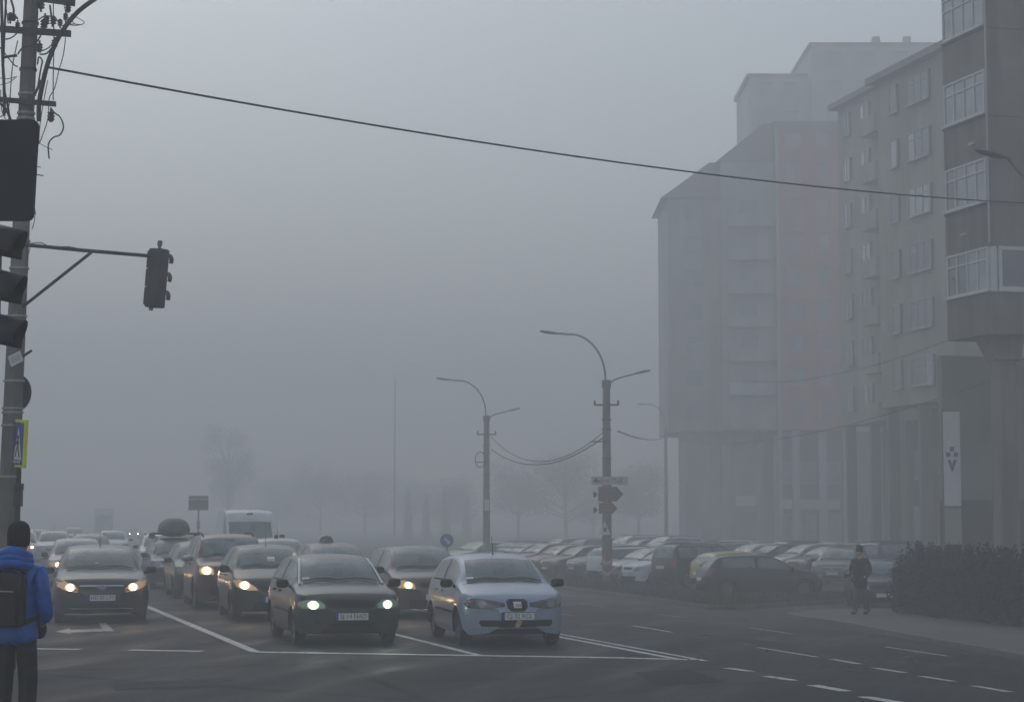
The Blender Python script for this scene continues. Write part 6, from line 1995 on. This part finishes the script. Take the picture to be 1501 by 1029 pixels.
# ================================================================== PLANTS
def leaf_cloud(name, blobs, n, size, m, parent, seed=1, mats=None, flat=.35):
    rng = np.random.default_rng(seed)
    B = np.array([(b[0], b[1], b[2], b[3], b[4], b[5]) for b in blobs])
    vol = B[:, 3]*B[:, 4]*B[:, 5]
    pick = rng.choice(len(B), n, p=vol/vol.sum())
    dirs = rng.normal(size=(n, 3)); dirs /= np.linalg.norm(dirs, axis=1)[:, None]
    rad = rng.uniform(0, 1, n)**(flat)
    rad *= 1 + .12*np.sin(dirs[:, 0]*7 + pick) * np.cos(dirs[:, 2]*6 + pick*2)
    c = B[pick, :3] + dirs*rad[:, None]*B[pick, 3:6]
    t = rng.normal(size=(n, 3)); t /= np.linalg.norm(t, axis=1)[:, None]
    bvec = np.cross(t, rng.normal(size=(n, 3))); bvec /= np.linalg.norm(bvec, axis=1)[:, None]
    s = (size*rng.uniform(.5, 1.4, n))[:, None]
    v = np.stack([c - t*s, c + bvec*s*.45, c + t*s, c - bvec*s*.45], 1).reshape(-1, 3)
    me = bpy.data.meshes.new(name)
    me.vertices.add(4*n); me.vertices.foreach_set('co', v.ravel())
    me.loops.add(4*n); me.loops.foreach_set('vertex_index', np.arange(4*n))
    me.polygons.add(n); me.polygons.foreach_set('loop_start', np.arange(n)*4)
    for mm in (m if isinstance(m, list) else [m]): me.materials.append(mm)
    if isinstance(m, list): me.polygons.foreach_set('material_index', rng.integers(0, len(m), n))
    me.update(); me.validate()
    return link(name, me, parent) if parent != 'mesh' else me
# clipped hedge at the right
def hedge():
    a, b_ = G(1332, 906), G(1570, 937)
    root = empty('hedge', (0, 0, 0), label='long dark evergreen hedge on the sidewalk below the brown block', cat='hedge')
    blobs = []; rnd = random.Random(4)
    n = 16
    for i in range(n):
        t = i/(n-1)
        x, y = lerp(a.x, b_.x, t), lerp(a.y, b_.y, t)
        for dy in (.6, 1.6, 2.8):
            hh_ = (1.38 if i else 1.1) + .12*math.sin(i*1.7+dy)
            blobs.append((x + rnd.uniform(-.1, .1) + dy*.25, y+dy, -.45+hh_*.36, .62, .75, hh_*.42))
            blobs.append((x + rnd.uniform(-.1, .1) + dy*.25, y+dy + rnd.uniform(-.2, .2), -.45+hh_*.78 + rnd.uniform(-.12, .14), .56 + rnd.uniform(-.1, .1), .7, hh_*.34 + rnd.uniform(-.06, .08)))
    leaf_cloud('foliage', blobs, 46000, .065, M['leaf_dark'], root, seed=2, flat=.3)
    # sprigs that stand out of the top
    tops = [(lerp(a.x, b_.x, rnd.random()) + .4, lerp(a.y, b_.y, .5) + rnd.uniform(-.5, 2.5), 1.02 + rnd.uniform(-.05, .22), .10, .10, .22) for _ in range(60)]
    tops = [(x, lerp(a.y, b_.y, (x-.4-a.x)/(b_.x-a.x)) + rnd.uniform(.2, 2.5), z, r1, r2, r3) for x, y, z, r1, r2, r3 in tops]
    leaf_cloud('sprigs', tops, 3500, .05, M['leaf_dark'], root, seed=3)
    m = MB()
    for i in range(14):
        t = (i+.5)/14; x, y = lerp(a.x, b_.x, t)+.3, lerp(a.y, b_.y, t)+1.2
        m.tube([(x, y, -.6), (x+rnd.uniform(-.1, .1), y, .2), (x+rnd.uniform(-.2, .2), y, 1.0)], [.04, .03, .015], 5)
    m.build('stems', M['bark'], root)
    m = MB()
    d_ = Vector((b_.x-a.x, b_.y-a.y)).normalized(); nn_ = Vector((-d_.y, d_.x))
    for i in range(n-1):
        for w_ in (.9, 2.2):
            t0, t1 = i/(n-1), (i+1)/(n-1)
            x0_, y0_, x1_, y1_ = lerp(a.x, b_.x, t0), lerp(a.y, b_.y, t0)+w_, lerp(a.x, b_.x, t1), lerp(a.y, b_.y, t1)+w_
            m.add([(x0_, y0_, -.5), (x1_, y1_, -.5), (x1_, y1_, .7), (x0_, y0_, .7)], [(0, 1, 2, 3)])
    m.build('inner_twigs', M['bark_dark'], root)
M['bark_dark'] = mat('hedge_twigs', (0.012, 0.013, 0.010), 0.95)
hedge()
def tree(px, Y, h, w, m, label, seed, name='tree', bare=.5, n=11000):
    p = P(px, 790, Y); x, y = p.x, Y; z = gz(x, y)
    rnd = random.Random(seed)
    root = empty(name, (x, y, z), rnd.uniform(0, 6), label, 'tree', None)
    mb = MB(); mb.tube([(0, 0, -.1), (rnd.uniform(-.1, .1), 0, h*.25), (rnd.uniform(-.2, .2), .1, h*.55), (0, 0, h*.86)], [h*.022, h*.018, h*.012, h*.004], 8)
    blobs = []
    for i in range(16):
        a = rnd.uniform(0, 6.28); zz_ = rnd.uniform(.28, .9)*h; r = w*.5*math.sqrt(max(.1, 1 - ((zz_/h-.55)/.48)**2))*rnd.uniform(.55, 1.0)
        ex, ey = math.cos(a)*r, math.sin(a)*r
        mb.tube([(0, 0, zz_*.62), (ex*.5, ey*.5, zz_*.85), (ex, ey, zz_)], [h*.009, h*.005, h*.002], 5)
        blobs.append((ex*.85, ey*.85, zz_, w*.2, w*.2, w*.17))
    for i in range(5):
        blobs.append((rnd.uniform(-.1, .1)*w, rnd.uniform(-.1, .1)*w, h*rnd.uniform(.4, .85), w*.26, w*.26, w*.22))
    mb.build('trunk', M['bark'], root)
    leaf_cloud('crown', blobs, n, .12, M[m], root, seed=seed, flat=.4)
    return root
tree(335, 306, 17.9, 9.2, 'leaf_olive', 'tall slender tree in the fog behind the dark road sign', 11)
tree(470, 332, 12.4, 12.0, 'leaf_autumn', 'broad autumn tree in the fog left of the thin mast', 12)
tree(535, 321, 11.7, 11.1, 'leaf_autumn', 'brownish tree in the fog just left of the thin mast', 13)
tree(600, 346, 10.3, 12.0, 'leaf_olive', 'low olive tree in the fog right of the thin mast', 14)
tree(660, 302, 9.1, 10.1, 'leaf_olive', 'olive tree in the fog left of the second lamp pole', 15)
tree(760, 282, 11.0, 11.1, 'leaf_olive', 'olive tree in the fog right of the second lamp pole', 16)
tree(830, 258, 11.7, 11.1, 'leaf_autumn', 'rust-coloured tree in the fog left of the sign-covered pole', 17)
tree(936, 265, 10.8, 10.1, 'leaf_autumn', 'rust-coloured tree in the fog right of the sign-covered pole', 18)
tree(405, 352, 10.8, 12.0, 'leaf_olive', 'olive tree in the fog right of the tall slender tree', 19)
tree(870, 302, 9.9, 11.1, 'leaf_olive', 'low olive tree in the fog behind the sign-covered pole', 20)
tree(1355, 62.5, 8.2, 3.4, 'leaf_dark', 'narrow dark green tree in front of the arcade', 22, n=5200) if False else None
for i, (px, hgt) in enumerate(((598, 4.0), (625, 3.6), (652, 4.2), (684, 3.6))):
    hgt *= 1.75; p = P(px, 790, 262 + i*5); rnd = random.Random(i)
    root = empty('conifer', (p.x, p.y, gz(p.x, p.y)), 0, ('leftmost dark columnar conifer in the fog near the blue arrow sign', 'second columnar conifer from the left near the blue arrow sign', 'third columnar conifer, standing right behind the blue arrow sign', 'rightmost columnar conifer beside the second lamp pole')[i], 'tree', 'columnar conifers in the fog')
    mb = MB(); mb.tube([(0, 0, 0), (0, 0, hgt*.95)], [.09, .02], 6); mb.build('trunk', M['bark'], root)
    leaf_cloud('crown', [(0, 0, hgt*t, .75*(1-t)**.6+.1, .75*(1-t)**.6+.1, hgt*.13) for t in (.12, .25, .4, .55, .7, .85)], 2200, .10, M['leaf_fir'], root, seed=40+i)

# ================================================================== FOG
def fog():
    mb = MB(); mb.box(-260, 260, -30, 620, -2.0, 50.0)
    o = mb.build('haze', [])
    m = bpy.data.materials.new('fog'); m.use_nodes = True
    N = m.node_tree.nodes; Lk = m.node_tree.links
    N.remove(N['Principled BSDF'])
    v = N.new('ShaderNodeVolumePrincipled')
    v.inputs['Density'].default_value = FOG
    v.inputs['Color'].default_value = (0.985, 0.987, 0.99, 1)
    v.inputs['Anisotropy'].default_value = 0.2
    Lk.new(v.outputs[0], N['Material Output'].inputs['Volume'])
    o.data.materials.append(m)
    tag(o, 'thick grey fog filling the street', kind='stuff')
FOG = 0.0076
fog()
